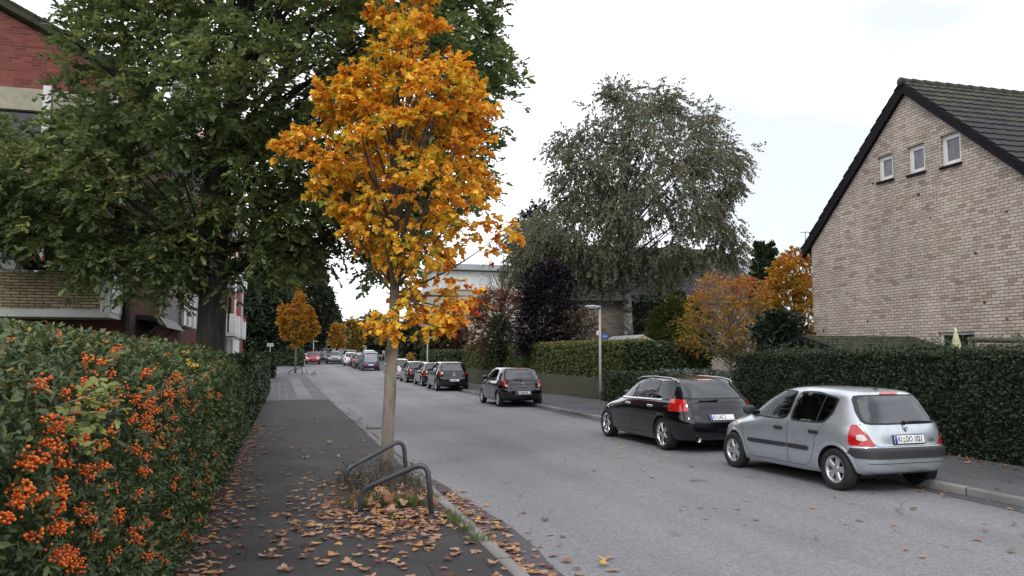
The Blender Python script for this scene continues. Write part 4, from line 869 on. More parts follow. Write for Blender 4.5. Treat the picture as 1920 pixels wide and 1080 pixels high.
# purple trees, cherry, shrubs behind the hedge
def simple(name, label, cat, poly, Y, n, thick, rr, ntw, nlf, size, lm, tbase, mode='oak', T=T_QUAD, bark='bark', r0=.04, tr=.15, nl=30, cvar=.5, bias=None, tw=0, shell=.7, inset=None, group=None, k=1.1):
    C = crown_points(poly, Y, n, thick, inset=rr*.5 if inset is None else inset, shell=shell, k=k); zt = C[:, 2].max(); q = at(tbase, 640, Y); cx = C[C[:, 2] > np.quantile(C[:, 2], .8)][:, 0].mean()
    z0 = g(Y)+.02; trk = [(q.x, Y, z0), (q.x+(cx-q.x)*.15, Y, z0+(zt-z0)*.35), (q.x+(cx-q.x)*.6, Y, z0+(zt-z0)*.7), (cx, Y, zt)]
    return tree(name, label, cat, (q.x, Y, z0), trk, [tr, tr*.8, tr*.45, tr*.1], C, rr, ntw, nlf, size, T, LM[lm], M[bark], mode, nl=nl, r0=r0, cvar=cvar, bias=bias, tw=tw, group=group, frac=(.15, .95))
simple('beech_tree', 'dark purple leaved copper beech dome behind the beech hedge', 'tree', [(1000, 500), (1040, 490), (1065, 520), (1078, 570), (1085, 650), (1060, 668), (970, 668), (972, 600), (985, 540)], 40, 230, 1.9, .46, 9, 13, .15, 'purple', 1020)
simple('beech_tree', 'taller purple leaved beech crown showing left of the birch', 'tree', [(965, 420), (990, 385), (1030, 390), (1045, 430), (1040, 480), (1000, 520), (970, 530), (955, 470)], 52, 100, 1.8, .55, 10, 14, .17, 'purple', 1000)
simple('cherry_tree', 'thin reddish cherry tree in front of the pale block', 'tree', [(890, 560), (930, 545), (970, 540), (985, 570), (975, 640), (985, 660), (890, 660), (868, 620), (872, 590)], 46, 170, 1.7, .45, 8, 9, .13, 'cherry', 935, nl=60, tw=160, cvar=.4)
simple('shrub', 'brownish shrub between the purple tree and the lamp post', 'shrub', [(1060, 590), (1095, 575), (1120, 600), (1125, 650), (1110, 672), (1050, 672)], 38, 70, .9, .35, 6, 8, .1, 'cherry', 1090, nl=25, bias=lambda P_: -.25)
simple('shrub', 'dark green bush low under the cherry tree', 'shrub', [(915, 600), (950, 590), (965, 640), (960, 665), (910, 665)], 44, 60, .9, .4, 7, 9, .13, 'dark', 935)
simple('shrub', 'yellow green tree standing right of the birch trunk', 'tree', [(1228, 590), (1255, 555), (1285, 570), (1300, 620), (1290, 660), (1230, 668), (1218, 630)], 44, 140, 1.4, .5, 10, 12, .15, 'lime', 1255)
simple('shrub', 'dark shrub mass under the birch beside the garden shed', 'shrub', [(1190, 560), (1240, 545), (1300, 560), (1340, 600), (1330, 668), (1200, 668)], 50, 150, 1.6, .6, 11, 13, .19, 'dark', 1260)
simple('autumn_shrub', 'wide orange and red autumn shrub with many thin stems', 'shrub', [(1285, 560), (1320, 515), (1370, 510), (1420, 525), (1445, 560), (1440, 600), (1445, 668), (1300, 668), (1275, 640), (1280, 600)], 29, 230, 1.5, .34, 7, 9, .095, 'orange', 1370, nl=140, r0=.018, tr=.05, tw=420, cvar=.45, bark='bark_young', bias=lambda P_: np.clip((P_[:, 2]-3.2)*.16, -.25, .25))
simple('autumn_tree', 'golden yellow autumn tree right before the corner of the brick house', 'tree', [(1440, 540), (1455, 490), (1490, 462), (1525, 475), (1535, 640), (1520, 670), (1430, 670), (1425, 590)], 30, 240, 1.4, .36, 10, 12, .115, 'gold', 1490, nl=60, r0=.03, tr=.08, tw=200, bias=lambda P_: np.clip((P_[:, 2]-4)*.12, -.2, .25))
simple('rhododendron', 'dark glossy evergreen bush in front of the golden tree', 'shrub', [(1420, 610), (1450, 585), (1490, 590), (1510, 625), (1500, 672), (1425, 672)], 23, 120, .7, .26, 10, 11, .11, 'rhodo', 1465)
simple('thuja', 'left tall narrow clipped evergreen column of the pair behind the golden tree', 'tree', [(1412, 470), (1420, 454), (1431, 458), (1436, 480), (1438, 600), (1408, 600), (1409, 520)], 45, 220, .45, .2, 14, 12, .12, 'thuja', 1424, 'up', inset=.12, group='evergreen columns')
simple('thuja', 'right slightly shorter clipped evergreen column of the pair behind the golden tree', 'tree', [(1438, 470), (1446, 453), (1454, 462), (1457, 490), (1458, 600), (1434, 600), (1435, 520)], 45.6, 210, .43, .2, 14, 12, .12, 'thuja', 1447, 'up', inset=.12, group='evergreen columns')
# far end of the street
simple('autumn_tree', 'small orange street maple further along the left footpath', 'tree', [(552, 545), (558, 530), (568, 545), (572, 570), (590, 575), (592, 600), (600, 618), (583, 635), (566, 648), (545, 645), (528, 625), (520, 612), (525, 590), (520, 575), (540, 570), (550, 560)], 70, 190, 1.1, .26, 9, 10, .17, 'gold', 555, nl=30, r0=.025, tr=.09, bias=lambda P_: .12+np.clip((P_[:, 2]-4)*.06, 0, .2), bark='bark_young')
simple('autumn_tree', 'orange maple far down the street behind the parked cars', 'tree', [(622, 615), (632, 602), (645, 615), (650, 640), (640, 652), (622, 650), (615, 640)], 112, 60, 1.4, .5, 6, 8, .28, 'orange', 632, bias=lambda P_: .1, group='far trees')
simple('autumn_tree', 'yellow tree next to the far orange maple', 'tree', [(645, 605), (665, 592), (678, 610), (682, 640), (670, 655), (648, 652)], 124, 70, 2, .6, 6, 8, .3, 'gold', 660, group='far trees', bias=lambda P_: -.15)
for i, (lb, poly, Y, lm, bx_) in enumerate([
    ('round olive green tree at the end of the street beside the yellow one', [(668, 610), (690, 588), (715, 595), (735, 615), (745, 655), (665, 660)], 140, 'mid', 705),
    ('olive tree behind the young maple trunk at the street end', [(715, 630), (735, 610), (755, 615), (770, 650), (715, 662)], 120, 'lime', 742),
    ('dark brown green trees behind the far street lamp', [(745, 610), (775, 595), (800, 600), (800, 670), (745, 668)], 90, 'dark', 775),
    ('reddish brown shrub behind the far lamp and hedge', [(795, 615), (830, 600), (870, 610), (872, 662), (800, 668)], 75, 'cherry', 835),
    ('dark green hedge trees closing the end of the street', [(590, 640), (640, 645), (700, 650), (760, 645), (770, 672), (590, 672)], 160, 'dark', 680)]):
    simple('tree', lb, 'tree', poly, Y, 150, 3, 1.0*Y/120, 9, 11, .36*Y/120, lm, bx_, group='far trees', bias=(lambda P_: -.2) if lm == 'cherry' else None)
dk = [('dark tall tree behind the oak at the far left of the street', [(420, 470), (470, 430), (530, 440), (540, 560), (540, 665), (430, 668)], 90, 470, 'dark'),
      ('dark tree with a grey green edge against the sky left of the street', [(520, 450), (575, 440), (612, 480), (606, 525), (630, 555), (620, 590), (606, 635), (580, 650), (520, 655)], 116, 560, 'dark'),
      ('olive brown tree just left of the far orange maple', [(590, 560), (612, 570), (630, 582), (634, 605), (626, 640), (592, 648)], 125, 606, 'mid')]
for lb, poly, Y, bx_, lm in dk: simple('tree', lb, 'tree', poly, Y, 340, 4, 1.1, 12, 13, .4, lm, bx_, tr=.35, r0=.12, group='trees behind the oak', shell=.6)
simple('shrub', 'small yellow bush beyond the parked black cars', 'shrub', [(758, 672), (765, 662), (775, 662), (780, 678), (758, 680)], 76, 20, .4, .25, 5, 6, .14, 'gold', 768)
# ---------------------------------------------------------------- street furniture
def hoop(label, A, B, hA, hB, Ya, Yb, br=.09):
    """bent steel tree guard from foot A to foot B (X), leg heights hA < hB"""
    a, b = Vector((A, Ya, .08)), Vector((B, Yb, .08)); t = thing('tree_guard', label, 'tree guard', tuple((a+b)/2), 0, 'steel hoops round the maple')
    u = (b-a).normalized(); K = [a, a+Vector((0, 0, hA)), b+Vector((0, 0, hB))-u*.22, b+Vector((0, 0, hB-.16)), b]
    K[2] = b-u*.2+Vector((0, 0, hB)); pts = [K[0]]
    def rnd_(p, q, r_, rad, n=7):
        d1 = (p-q).normalized(); d2 = (r_-q).normalized(); s_, e_ = q+d1*rad, q+d2*rad
        return [s_*(1-k)**2+q*2*k*(1-k)+e_*k*k for k in [i/(n-1) for i in range(n)]]
    top = b+Vector((0, 0, hB+.015)); kn = a+Vector((0, 0, hA))
    pts += rnd_(a, kn, top, .1)+rnd_(kn, top-u*.06+Vector((0, 0, .02)), b, .17, 10)+[b]
    m = MB(); m.tube(pts, .031, 14); m.build('hoop', M['steel_grey'], t)
    for p in (a, b): m = MB(); m.lathe([(.036, .03), (.04, .02), (.045, .0)], (p.x, p.y, .1), n=12); m.build('foot', M['steel_grey'], t)
    return t
f1, f2 = at(676, 962, 9.35), at(810, 968, 9.0)
hoop('near dark grey steel hoop guarding the young maple', f1.x, f2.x, .29, .59, 9.35, 9.0)
f3, f4 = at(649, 912, 11.3), at(763, 905, 11.5)
hoop('rear dark grey steel hoop half hidden by the maple trunk', f3.x, f4.x, .27, .6, 11.3, 11.5)
q = at(556, 700, 68)
hoop('small steel hoop at the foot of the far orange maple', q.x-.6, q.x+.45, .3, .6, 67, 67)
bpy.data.objects[[o.name for o in COL.objects if o.get('label', '').startswith('small steel hoop')][0]].location.z += g(67)
def lamp(label, px, py_top, Y, head=-1, sign=None, small=True):
    p = at(px, py_top, Y); z0 = g(Y)+.1; t = thing('street_lamp', label, 'street lamp', (p.x, Y, z0), 0, 'street lamps on the right')
    m = MB(); m.tube([(p.x, Y, z0-.05), (p.x, Y, z0+1.0), (p.x, Y, p.z)], [.06, .056, .04], 12); po = m.build('pole', M['lamp_grey'], t)
    m = MB(); m.tube([(p.x, Y, z0+1.05), (p.x, Y, z0+1.0)], [.062, .064], 12)
    m.box((p.x, Y-.055, z0+.55), (.07, .012, .35))
    o = m.build('collar', M['lamp_grey'], None); o.parent = po; o.data.transform(Matrix.Translation(-root_loc(t)))
    m = MB(); h = .68; V = []; F = []
    prof = [(0, .055, .05, .0), (.08, .1, .06, .012), (.35, .14, .07, .03), (.6, .12, .055, .03), (.68, .06, .03, .02)]; n = 14
    for (x, wd, ht, up) in prof:
        for k in range(n): a = 2*math.pi*k/n; V.append((p.x+.05+head*x, Y+wd*math.cos(a), p.z+.03+up+ht*math.sin(a)*(1 if math.sin(a) > 0 else .45)))
    F = [(i*n+k, i*n+(k+1) % n, (i+1)*n+(k+1) % n, (i+1)*n+k) for i in range(len(prof)-1) for k in range(n)]+[tuple(range(n)), tuple(range((len(prof)-1)*n, len(prof)*n))]
    m.add(V, F, True); hd = m.build('lamp_head', M['lamp_head'], t)
    m = MB(); m.box((p.x+.05+head*.36, Y, p.z+.022), (.42, .2, .05), bev=.015); o = m.build('diffuser', M['white_dirty'], None); o.parent = hd; o.data.transform(Matrix.Translation(-root_loc(t)))
    if sign:
        sx, sz, txt = sign; st_ = thing('street_sign', label.split(' lamp')[0]+' lamp post carries this blue number sign', 'sign', (p.x+sx, Y, sz), 0, 'blue number signs')
        m = MB(); m.box((p.x+sx, Y-.03, sz), (.3, .012, .15), bev=.004); m.build('plate', M['sign_blue'], st_)
        me = text_mesh(txt, .1, M['sign_white']); me.transform(Matrix.Translation((p.x+sx, Y-.038, sz)) @ Matrix.Rotation(math.pi/2, 4, 'X')); O('lettering', me, st_)
        m = MB(); m.box((p.x+sx*.3, Y-.01, sz), (abs(sx)*.7, .01, .03)); m.build('clamp', M['zinc'], st_)
    return t
lamp('grey street lamp beside the low hedge on the right pavement', 1124.5, 578, 30.8, sign=(.2, at(1140, 631, 30.8).z, '19-21'))
nb_ = thing('notice_plate', 'small white plate with dark red rim strapped to the lamp post by the low hedge', 'sign', tuple(at(1121, 624, 30.7)))
m = MB(); q = at(1120.5, 624, 30.7); m.box((q.x, 30.72, q.z), (.11, .01, .2)); m.build('rim', P('sign_rim', (.25, .05, .04), .5), nb_); m = MB(); m.box((q.x, 30.713, q.z), (.085, .01, .17)); m.build('plate', M['sign_white'], nb_)
lamp('farther grey street lamp above the row of black cars', 802, 612, 58, sign=(.24, at(812, 633, 58).z, '23-27'))
def post(label, px, y0, y1, Y, r=.05, sgn=False):
    a = at(px, y1, Y); t = thing('sign_post' if sgn else 'street_lamp', label, 'sign' if sgn else 'street lamp', (a.x, Y, g(Y)))
    m = MB(); m.tube([(a.x, Y, g(Y)), (a.x, Y, a.z)], r, 8); m.build('pole', M['lamp_grey'], t)
    if sgn: m = MB(); m.box((a.x, Y-.04, a.z-.12), (.55, .02, .3), bev=.005); m.build('plate', M['lamp_head'], t)
    else: m = MB(); m.box((a.x+.3, Y, a.z), (.7, .2, .1), bev=.03); m.build('lamp_head', M['lamp_head'], t)
    return t
post('white sign on a thin pole behind the left hedge', 507, 0, 644, 70, .03, True)
post('thin far lamp post left of the orange maple', 613, 0, 628, 118, .07)
post('thin lamp post near the dark trees beyond the red car', 588, 0, 640, 110, .05)
post('far lamp post on the right before the olive trees', 742, 0, 628, 95, .05)
tw = thing('twig_heap', 'dark leaning twigs at the kerb beside the far orange maple', 'branch', (at(575, 700, 68).x, 68, g(68)))
m = MB(); q = at(567, 700, 68)
for i in range(9):
    x = q.x+i*.14; b = Vector((x, 68+random.uniform(-1, .2), g(68)+.02)); m.tube([b, b+Vector((random.uniform(-.1, .35), 0, random.uniform(.1, .55)))], [.022, .012], 5)
m.build('twigs', M['bark'], tw)['kind'] = 'stuff'
# ---------------------------------------------------------------- fallen leaves, weeds
LIT = leafmat('fallen_leaves', [(0, (.1, .045, .028)), (.2, (.24, .11, .07)), (.45, (.38, .21, .13)), (.8, (.48, .31, .21)), (.9, (.5, .22, .06)), (.97, (.56, .38, .08)), (1, (.4, .07, .03))], .75, .2)
def litter(name, pts, z, size=(.05, .11)):
    pts = np.asarray(pts, float); n = len(pts); zz = np.array([g(y) for y in pts[:, 1]])+z+RNG.random(n)*.012
    P_ = np.stack([pts[:, 0], pts[:, 1], zz], 1); an = RNG.uniform(0, 2*math.pi, n); d = np.stack([np.cos(an), np.sin(an), RNG.normal(0, .05, n)], 1); nn = nrm(np.array([0, 0, 1.])+RNG.normal(size=(n, 3))*.1)
    return tag(O(name, leaves_mesh(name, T_MAPLE, P_, d, nn, RNG.uniform(*size, n), RNG.random(n), LIT, RNG.uniform(-.3, .6, n))), 'dry tan and orange maple leaves lying '+{'leaf_litter': 'on the footpath and round the tree pit', 'gutter_leaves': 'in the gutter along the left kerb', 'road_leaves': 'thinly over the road and right gutter', 'hedge_leaves': 'along the foot of the berry hedge'}[name], 'fallen leaves', kind='stuff')
def gauss(n, cx, cy, sx, sy): return np.stack([RNG.normal(cx, sx, n), RNG.normal(cy, sy, n)], 1)
def uni(n, x0, x1, y0, y1): return np.stack([RNG.uniform(x0, x1, n), RNG.uniform(y0, y1, n)], 1)
pts = np.concatenate([gauss(230, 1.1, 9.0, .5, .5), gauss(120, 1.2, 10.2, .45, .9), gauss(90, 1.0, 7.8, .7, .8), uni(75, -.8, 1.75, 5.6, 8.5), uni(90, -.8, 1.75, 8.5, 13), gauss(50, .3, 9.3, .4, .8), uni(80, -.8, 1.7, 13, 24), gauss(40, .5, 67, 1., .8)])
pts = pts[(pts[:, 0] < 1.76) & (pts[:, 0] > -.85)]; litter('leaf_litter', pts, .112)
p2 = np.concatenate([np.stack([1.96+np.abs(RNG.normal(0, .17, 230)), RNG.uniform(5.6, 11.2, 230)], 1), np.stack([1.95+np.abs(RNG.normal(0, .1, 50)), RNG.uniform(11, 30, 50)], 1), uni(26, 2.1, 2.9, 5.8, 9.5)]); litter('gutter_leaves', p2, .014)
p3 = np.concatenate([uni(38, 4.5, 8.6, 6, 12.5), uni(16, 5.8, 7.2, 13, 18), uni(14, 2.5, 8.5, 6, 30), np.stack([8.7-np.abs(RNG.normal(0, .15, 70)), RNG.uniform(7, 30, 70)], 1), gauss(40, 8.0, 73, .5, 1.2)]); litter('road_leaves', p3, .012, (.045, .085))
p4 = np.concatenate([np.stack([-.85+np.abs(RNG.normal(0, .17, 330)), RNG.uniform(6, 22, 330)], 1)]); litter('hedge_leaves', p4, .112, (.04, .1))
p5 = np.concatenate([np.stack([11.35-np.abs(RNG.normal(0, .22, 240)), RNG.uniform(7, 30, 240)], 1), uni(40, 9.1, 11.3, 7, 26)]); n5 = len(p5)
P_ = np.stack([p5[:, 0], p5[:, 1], np.full(n5, .115)], 1); an = RNG.uniform(0, 6.28, n5)
tag(O('pavement_leaves', leaves_mesh('pavement_leaves', T_MAPLE, P_, np.stack([np.cos(an), np.sin(an), 0*an], 1), nrm(np.array([0, 0, 1.])+RNG.normal(size=(n5, 3))*.2), RNG.uniform(.05, .1, n5), RNG.random(n5)*.6, LIT, RNG.uniform(0, 1, n5))), 'brown leaves lying along the foot of the tall dark hedge', 'fallen leaves', kind='stuff')
fr_ = np.concatenate([gauss(260, 1.1, 9.1, .55, .8), np.stack([1.95+np.abs(RNG.normal(0, .13, 260)), RNG.uniform(5.6, 13, 260)], 1), np.stack([-.84+np.abs(RNG.normal(0, .2, 420)), RNG.uniform(5.5, 20, 420)], 1), uni(240, -.8, 1.75, 5.6, 16), np.stack([8.78-np.abs(RNG.normal(0, .12, 200)), RNG.uniform(7, 22, 200)], 1)])
fr_ = fr_[(fr_[:, 0] > 1.94) | (fr_[:, 0] < 1.76)]; nf_ = len(fr_); P_ = np.stack([fr_[:, 0], fr_[:, 1], np.where(fr_[:, 0] < 1.8, .109, .009)+RNG.random(nf_)*.006], 1); an = RNG.uniform(0, 6.28, nf_)
tag(O('leaf_crumbs', leaves_mesh('leaf_crumbs', T_SIMPLE, P_, np.stack([np.cos(an), np.sin(an), RNG.normal(0, .12, nf_)], 1), nrm(np.array([0, 0, 1.])+RNG.normal(size=(nf_, 3))*.25), RNG.uniform(.012, .045, nf_), RNG.random(nf_)*.6, LIT)), 'crushed brown leaf fragments along the kerbs and the hedge foot', 'fallen leaves', kind='stuff')
k6 = gauss(60, 1.2, 9.75, .35, .22); k6 = k6[k6[:, 0] < 1.75]; n6 = len(k6); P_ = np.stack([k6[:, 0], k6[:, 1], RNG.uniform(.13, .23, n6)], 1); an = RNG.uniform(0, 6.28, n6)
tag(O('caught_leaves', leaves_mesh('caught_leaves', T_MAPLE, P_, np.stack([np.cos(an), np.sin(an), RNG.normal(0, .5, n6)], 1), nrm(np.array([0, -.4, 1.])+RNG.normal(size=(n6, 3))*.5), RNG.uniform(.06, .12, n6), RNG.random(n6), LIT, RNG.uniform(-.3, 1, n6))), 'orange maple leaves caught in the grass before the maple foot', 'fallen leaves', kind='stuff')
# grass tufts and dead weeds in the tree pit
gm = leafmat('grass_blades', [(0, (.05, .08, .02)), (.6, (.085, .135, .03)), (1, (.18, .19, .06))], .6, .3)
wmm = leafmat('dry_weeds', [(0, (.035, .034, .024)), (.6, (.075, .07, .05)), (1, (.15, .125, .095))], .8, .15)
T_BL = (np.array([(0, .03, 0), (0, -.03, 0), (.55, .025, .06), (.55, -.025, .06), (1, 0, .22)]), np.array([(0, 1, 3), (0, 3, 2), (2, 3, 4)]))
def blades(name, label, centres, n, hgt, mat_, spread, up=1.):
    c = np.repeat(np.asarray(centres, float), n, 0); m = len(c); p = c+np.concatenate([RNG.normal(size=(m, 2))*spread, np.zeros((m, 1))], 1); d = nrm(np.concatenate([RNG.normal(size=(m, 2))*.45, np.full((m, 1), up)], 1))
    return tag(O(name, leaves_mesh(name, T_BL, p, d, RNG.normal(size=(m, 3)), RNG.uniform(.5, 1.3, m)*hgt, RNG.random(m), mat_)), label, 'grass', kind='stuff')
cc = [(1.0, 9.75, .1), (1.3, 9.7, .1), (.85, 9.9, .1), (1.38, 9.6, .1), (1.15, 9.8, .1), (1.22, 9.72, .1), (1.26, 9.66, .1), (1.75, 8.6, .1), (1.77, 8.2, .1), (1.76, 8.9, .1), (1.78, 7.7, .1), (1.77, 10.2, .1), (.75, 9.8, .1), (1.5, 9.75, .1), (1.75, 11.3, .1)]
blades('grass', 'green grass tufts growing in the tree pit and along the kerb', cc, 80, .1, gm, .05)
blades('grass', 'bright green grass clumps in front of the maple foot', [(1.28, 9.75, .1), (1.33, 9.7, .1), (1.24, 9.68, .1), (1.45, 9.6, .1), (.92, 9.8, .1), (.84, 9.7, .1), (1.02, 9.72, .1)], 90, .15, gm, .05, 1.3)
cc2 = 0
wc = [(RNG.uniform(.75, 1.65), RNG.uniform(9.7, 11.6), .1) for i in range(40)]
wd_ = blades('weeds', 'dead grey brown weeds round the foot of the maple', wc, 5, .26, wmm, .06, 1.4)
wl_p = np.repeat(np.array(wc), 30, 0); m_ = len(wl_p); wl_p = wl_p+np.concatenate([RNG.normal(size=(m_, 2))*.09, RNG.uniform(.02, .36, (m_, 1))], 1)
tag(O('weeds', leaves_mesh('weeds', T_SIMPLE, wl_p, RNG.normal(size=(m_, 3)), RNG.normal(size=(m_, 3)), RNG.uniform(.015, .04, m_), RNG.random(m_), wmm)), 'small withered leaves on the dead weeds round the maple', 'weeds', kind='stuff')
# ---------------------------------------------------------------- cars
def pchip(xs, ys):
    xs = np.asarray(xs, float); ys = np.asarray(ys, float); h = np.diff(xs); d = np.diff(ys)/h; m = np.zeros(len(xs)); m[0], m[-1] = d[0], d[-1]
    for i in range(1, len(xs)-1):
        if d[i-1]*d[i] > 0: w1, w2 = 2*h[i]+h[i-1], h[i]+2*h[i-1]; m[i] = (w1+w2)/(w1/d[i-1]+w2/d[i])
    def f(x):
        x = np.clip(np.asarray(x, float), xs[0], xs[-1]); i = np.clip(np.searchsorted(xs, x)-1, 0, len(xs)-2); t = (x-xs[i])/h[i]
        return (2*t**3-3*t**2+1)*ys[i]+(t**3-2*t**2+t)*h[i]*m[i]+(-2*t**3+3*t**2)*ys[i+1]+(t**3-t**2)*h[i]*m[i+1]
    return f
def paint(name, c, metal, rough, coat):
    M_, N, L, b, t = nodes(name); p = N('ShaderNodeTexCoord').outputs['Object']
    f = noise(N, L, p, 3.5, 5); L(ramp(N, L, f, [(.3, tuple(x*.9 for x in c)), (.7, c)]), b.inputs['Base Color'])
    s = N('ShaderNodeSeparateXYZ'); L(p, s.inputs[0])
    b.inputs['Metallic'].default_value = metal; b.inputs['Coat Weight'].default_value = coat; b.inputs['Coat Roughness'].default_value = .03; b.inputs['Specular IOR Level'].default_value = .3
    L(ramp(N, L, noise(N, L, p, 9, 6), [(.3, (rough*.85,)*3), (.75, (rough*1.35,)*3)]), b.inputs['Roughness']); return M_
CM = dict(silver=paint('silver_paint', (.53, .575, .63), .7, .3, .8), black=paint('black_paint', (.004, .004, .006), 0, .12, 1.), darkblue=paint('dark_blue_paint', (.012, .016, .04), .2, .25, 1.), white=paint('white_car_paint', (.72, .73, .74), 0, .3, .8),
    red=paint('red_paint', (.42, .015, .015), .1, .28, 1.), grey=paint('grey_blue_paint', (.1, .125, .16), .5, .3, .8), lightblue=paint('light_blue_paint', (.3, .4, .5), .4, .3, .8), vanblue=paint('van_blue_paint', (.016, .028, .085), .1, .3, .8),
    glass=P('car_glass', (.008, .011, .012), .035, var=.2, spec=.42), rear_glass=P('rear_glass', (.022, .03, .034), .05, var=.2, spec=.9), rubber=P('black_trim', (.016, .016, .018), .55, var=.2), bumper=P('bumper_plastic', (.028, .028, .034), .5, var=.15),
    tyre=P('tyre', (.014, .014, .015), .8, var=.25, bmp=.002), alloy=P('alloy', (.5, .51, .53), .34, .7, var=.12), chrome=P('chrome', (.7, .71, .73), .12, 1., var=.05), tail=P('tail_lamp', (.44, .009, .009), .12, var=.25, scale=14, coat=1.), tail_clear=P('tail_lamp_clear', (.6, .58, .56), .15, var=.25, scale=40, coat=1.),
    head=P('head_lamp', (.6, .63, .66), .1, var=.2, scale=25, coat=1.), under=P('underbody', (.008, .008, .009), .9), plate=P('plate_white', (.78, .78, .8), .4, var=.03), ink=P('plate_ink', (.012, .012, .014), .5), euro=P('plate_blue', (.01, .05, .4), .4), seal=P('plate_seal', (.35, .36, .4), .5), amber=P('amber_lamp', (.7, .2, .02), .2), hubdark=P('hub_dark', (.02, .02, .022), .6), sheet=P('grey_sheet', (.34, .36, .4), .6, var=.25, scale=2.5))
CAR = CM
class Body:
    """stack of rounded plan outlines: rear y(z), front y(z), half width w(z) and corner exponents"""
    def __init__(s, rear, front, width, nr, nf):
        f = lambda a: pchip([p[0] for p in a], [p[1] for p in a])
        s.yr, s.yf, s.w, s.nr, s.nf = map(f, (rear, front, width, nr, nf)); s.z0, s.z1 = rear[0][0], rear[-1][0]
    def S(s, phi, z):
        phi = np.asarray(phi, float); z = np.asarray(z, float); yr, yf, w = s.yr(z), s.yf(z), np.maximum(s.w(z), .01); yc, a = (yr+yf)/2, np.maximum((yf-yr)/2, .01); c, sn = np.cos(phi), np.sin(phi)
        n = np.where(c > 0, s.nr(z), s.nf(z)); x = w*np.sign(sn)*np.abs(sn)**(2/n); y = yc-a*np.sign(c)*np.abs(c)**(2/n); return np.stack([x, y, z+0*x], -1)
    def phi_side(s, y, z, sg):
        yr, yf = s.yr(z), s.yf(z); t = np.clip((y-(yr+yf)/2)/((yf-yr)/2), -.9999, .9999); n = np.where(t < 0, s.nr(z), s.nf(z)); c = -np.sign(t)*np.abs(t)**(n/2); return sg*np.arccos(np.clip(c, -1, 1))
    def phi_end(s, x, z, rear=True):
        w = np.maximum(s.w(z), .01); t = np.clip(x/w, -.9999, .9999); n = s.nr(z) if rear else s.nf(z); sn = np.sign(t)*np.abs(t)**(n/2); p = np.arcsin(np.clip(sn, -1, 1)); return p if rear else math.pi-p
    def point(s, phi, z, off=0.):
        p = s.S(phi, z); e = 2e-3; a = s.S(phi+e, z)-s.S(phi-e, z); zz = np.clip(z, s.z0+.004, s.z1-.004); b = s.S(phi, zz+.003)-s.S(phi, zz-.003); n = nrm(np.cross(a, b)); yc = (s.yr(z)+s.yf(z))/2
        c = p-np.stack([0*yc, yc, p[..., 2]-.2], -1); sg = np.sign(np.sum(n*c, -1, keepdims=True)); return p+n*sg*off
def roundpoly(poly, it=2, k=.1):
    for _ in range(it):
        q = []; n = len(poly)
        for i in range(n):
            a, b = np.array(poly[i]), np.array(poly[(i+1) % n]); q += [tuple(a+(b-a)*k), tuple(b-(b-a)*k)]
        poly = q; k = .24
    return poly
def panel(name, B, poly, proj, off, mt, parent, sg=1, sp=None, rnd_=True, both=False, hole=None):
    """polygon in (y,z) on a side, (x,z) on rear or front, or mixed corner points ('r',x,z)/('s',y,z), laid on the body surface"""
    outs = []; sp = sp or {'corner': .022, 'rear': .035, 'side': .055}.get(proj, .06)
    for s_ in ((-1, 1) if both else (sg,)):
        if proj == 'corner':
            q = [(p[1] if p[0] == 'p' else float(B.phi_end(np.array(p[1]), np.array(p[2])) if p[0] == 'r' else B.phi_side(np.array(p[1]), np.array(p[2]), 1)), p[2]) for p in poly]; sc = 1.0
        else: q = list(poly)
        if rnd_: q = roundpoly(q)
        # densify the outline
        d = []
        for i in range(len(q)):
            a, b = np.array(q[i]), np.array(q[(i+1) % len(q)]); k = max(1, int(np.linalg.norm(b-a)/sp))
            d += [tuple(a+(b-a)*j/k) for j in range(k)]
        v, T = cdt(d, [roundpoly(hole)] if hole else (), sp); U = np.array([p[0] for p in v]); Z = np.array([p[1] for p in v])
        if proj == 'side': ph = B.phi_side(U, Z, s_)
        elif proj == 'rear': ph = B.phi_end(U, Z)
        elif proj == 'front': ph = B.phi_end(U, Z, False)
        else: ph = U*s_
        V = B.point(ph, Z, off); me = make_mesh(name, V, np.array(T), CM[mt], smooth=True)
        bm = bmesh.new(); bm.from_mesh(me); c = Vector((0, float(B.yr(.6)+B.yf(.6))/2, .3))
        for f in bm.faces:
            if f.normal.dot(f.calc_center_median()-c) < 0: f.normal_flip()
        bm.to_mesh(me); bm.free(); outs.append(O(name, me, parent, local=True))
    return outs
def seam(name, B, pts, proj, parent, sg=1, wd=.006, mt='rubber', off=.0025, both=False):
    for s_ in ((-1, 1) if both else (sg,)):
        mb = MB(); d = []
        for i in range(len(pts)-1):
            a, b = np.array(pts[i]), np.array(pts[i+1]); k = max(1, int(np.linalg.norm(b-a)/.04)); d += [a+(b-a)*j/k for j in range(k)]
        d.append(np.array(pts[-1])); d = np.array(d); t = np.gradient(d, axis=0); n = np.stack([-t[:, 1], t[:, 0]], 1); n = n/np.maximum(np.linalg.norm(n, axis=1, keepdims=True), 1e-9)*wd/2
        for i, q in enumerate((d-n, d+n)):
            ph = B.phi_side(q[:, 0], q[:, 1], s_) if proj == 'side' else B.phi_end(q[:, 0], q[:, 1], proj == 'rear'); pp = B.point(ph, q[:, 1], off)
            if i == 0: A = pp
        m = len(d); mb.add(list(A)+list(pp), [(i, i+1, m+i+1, m+i) for i in range(m-1)], True)
        O(name, make_mesh(name, mb.V, mb.F, CM[mt]), parent, local=True)
_wm = {}
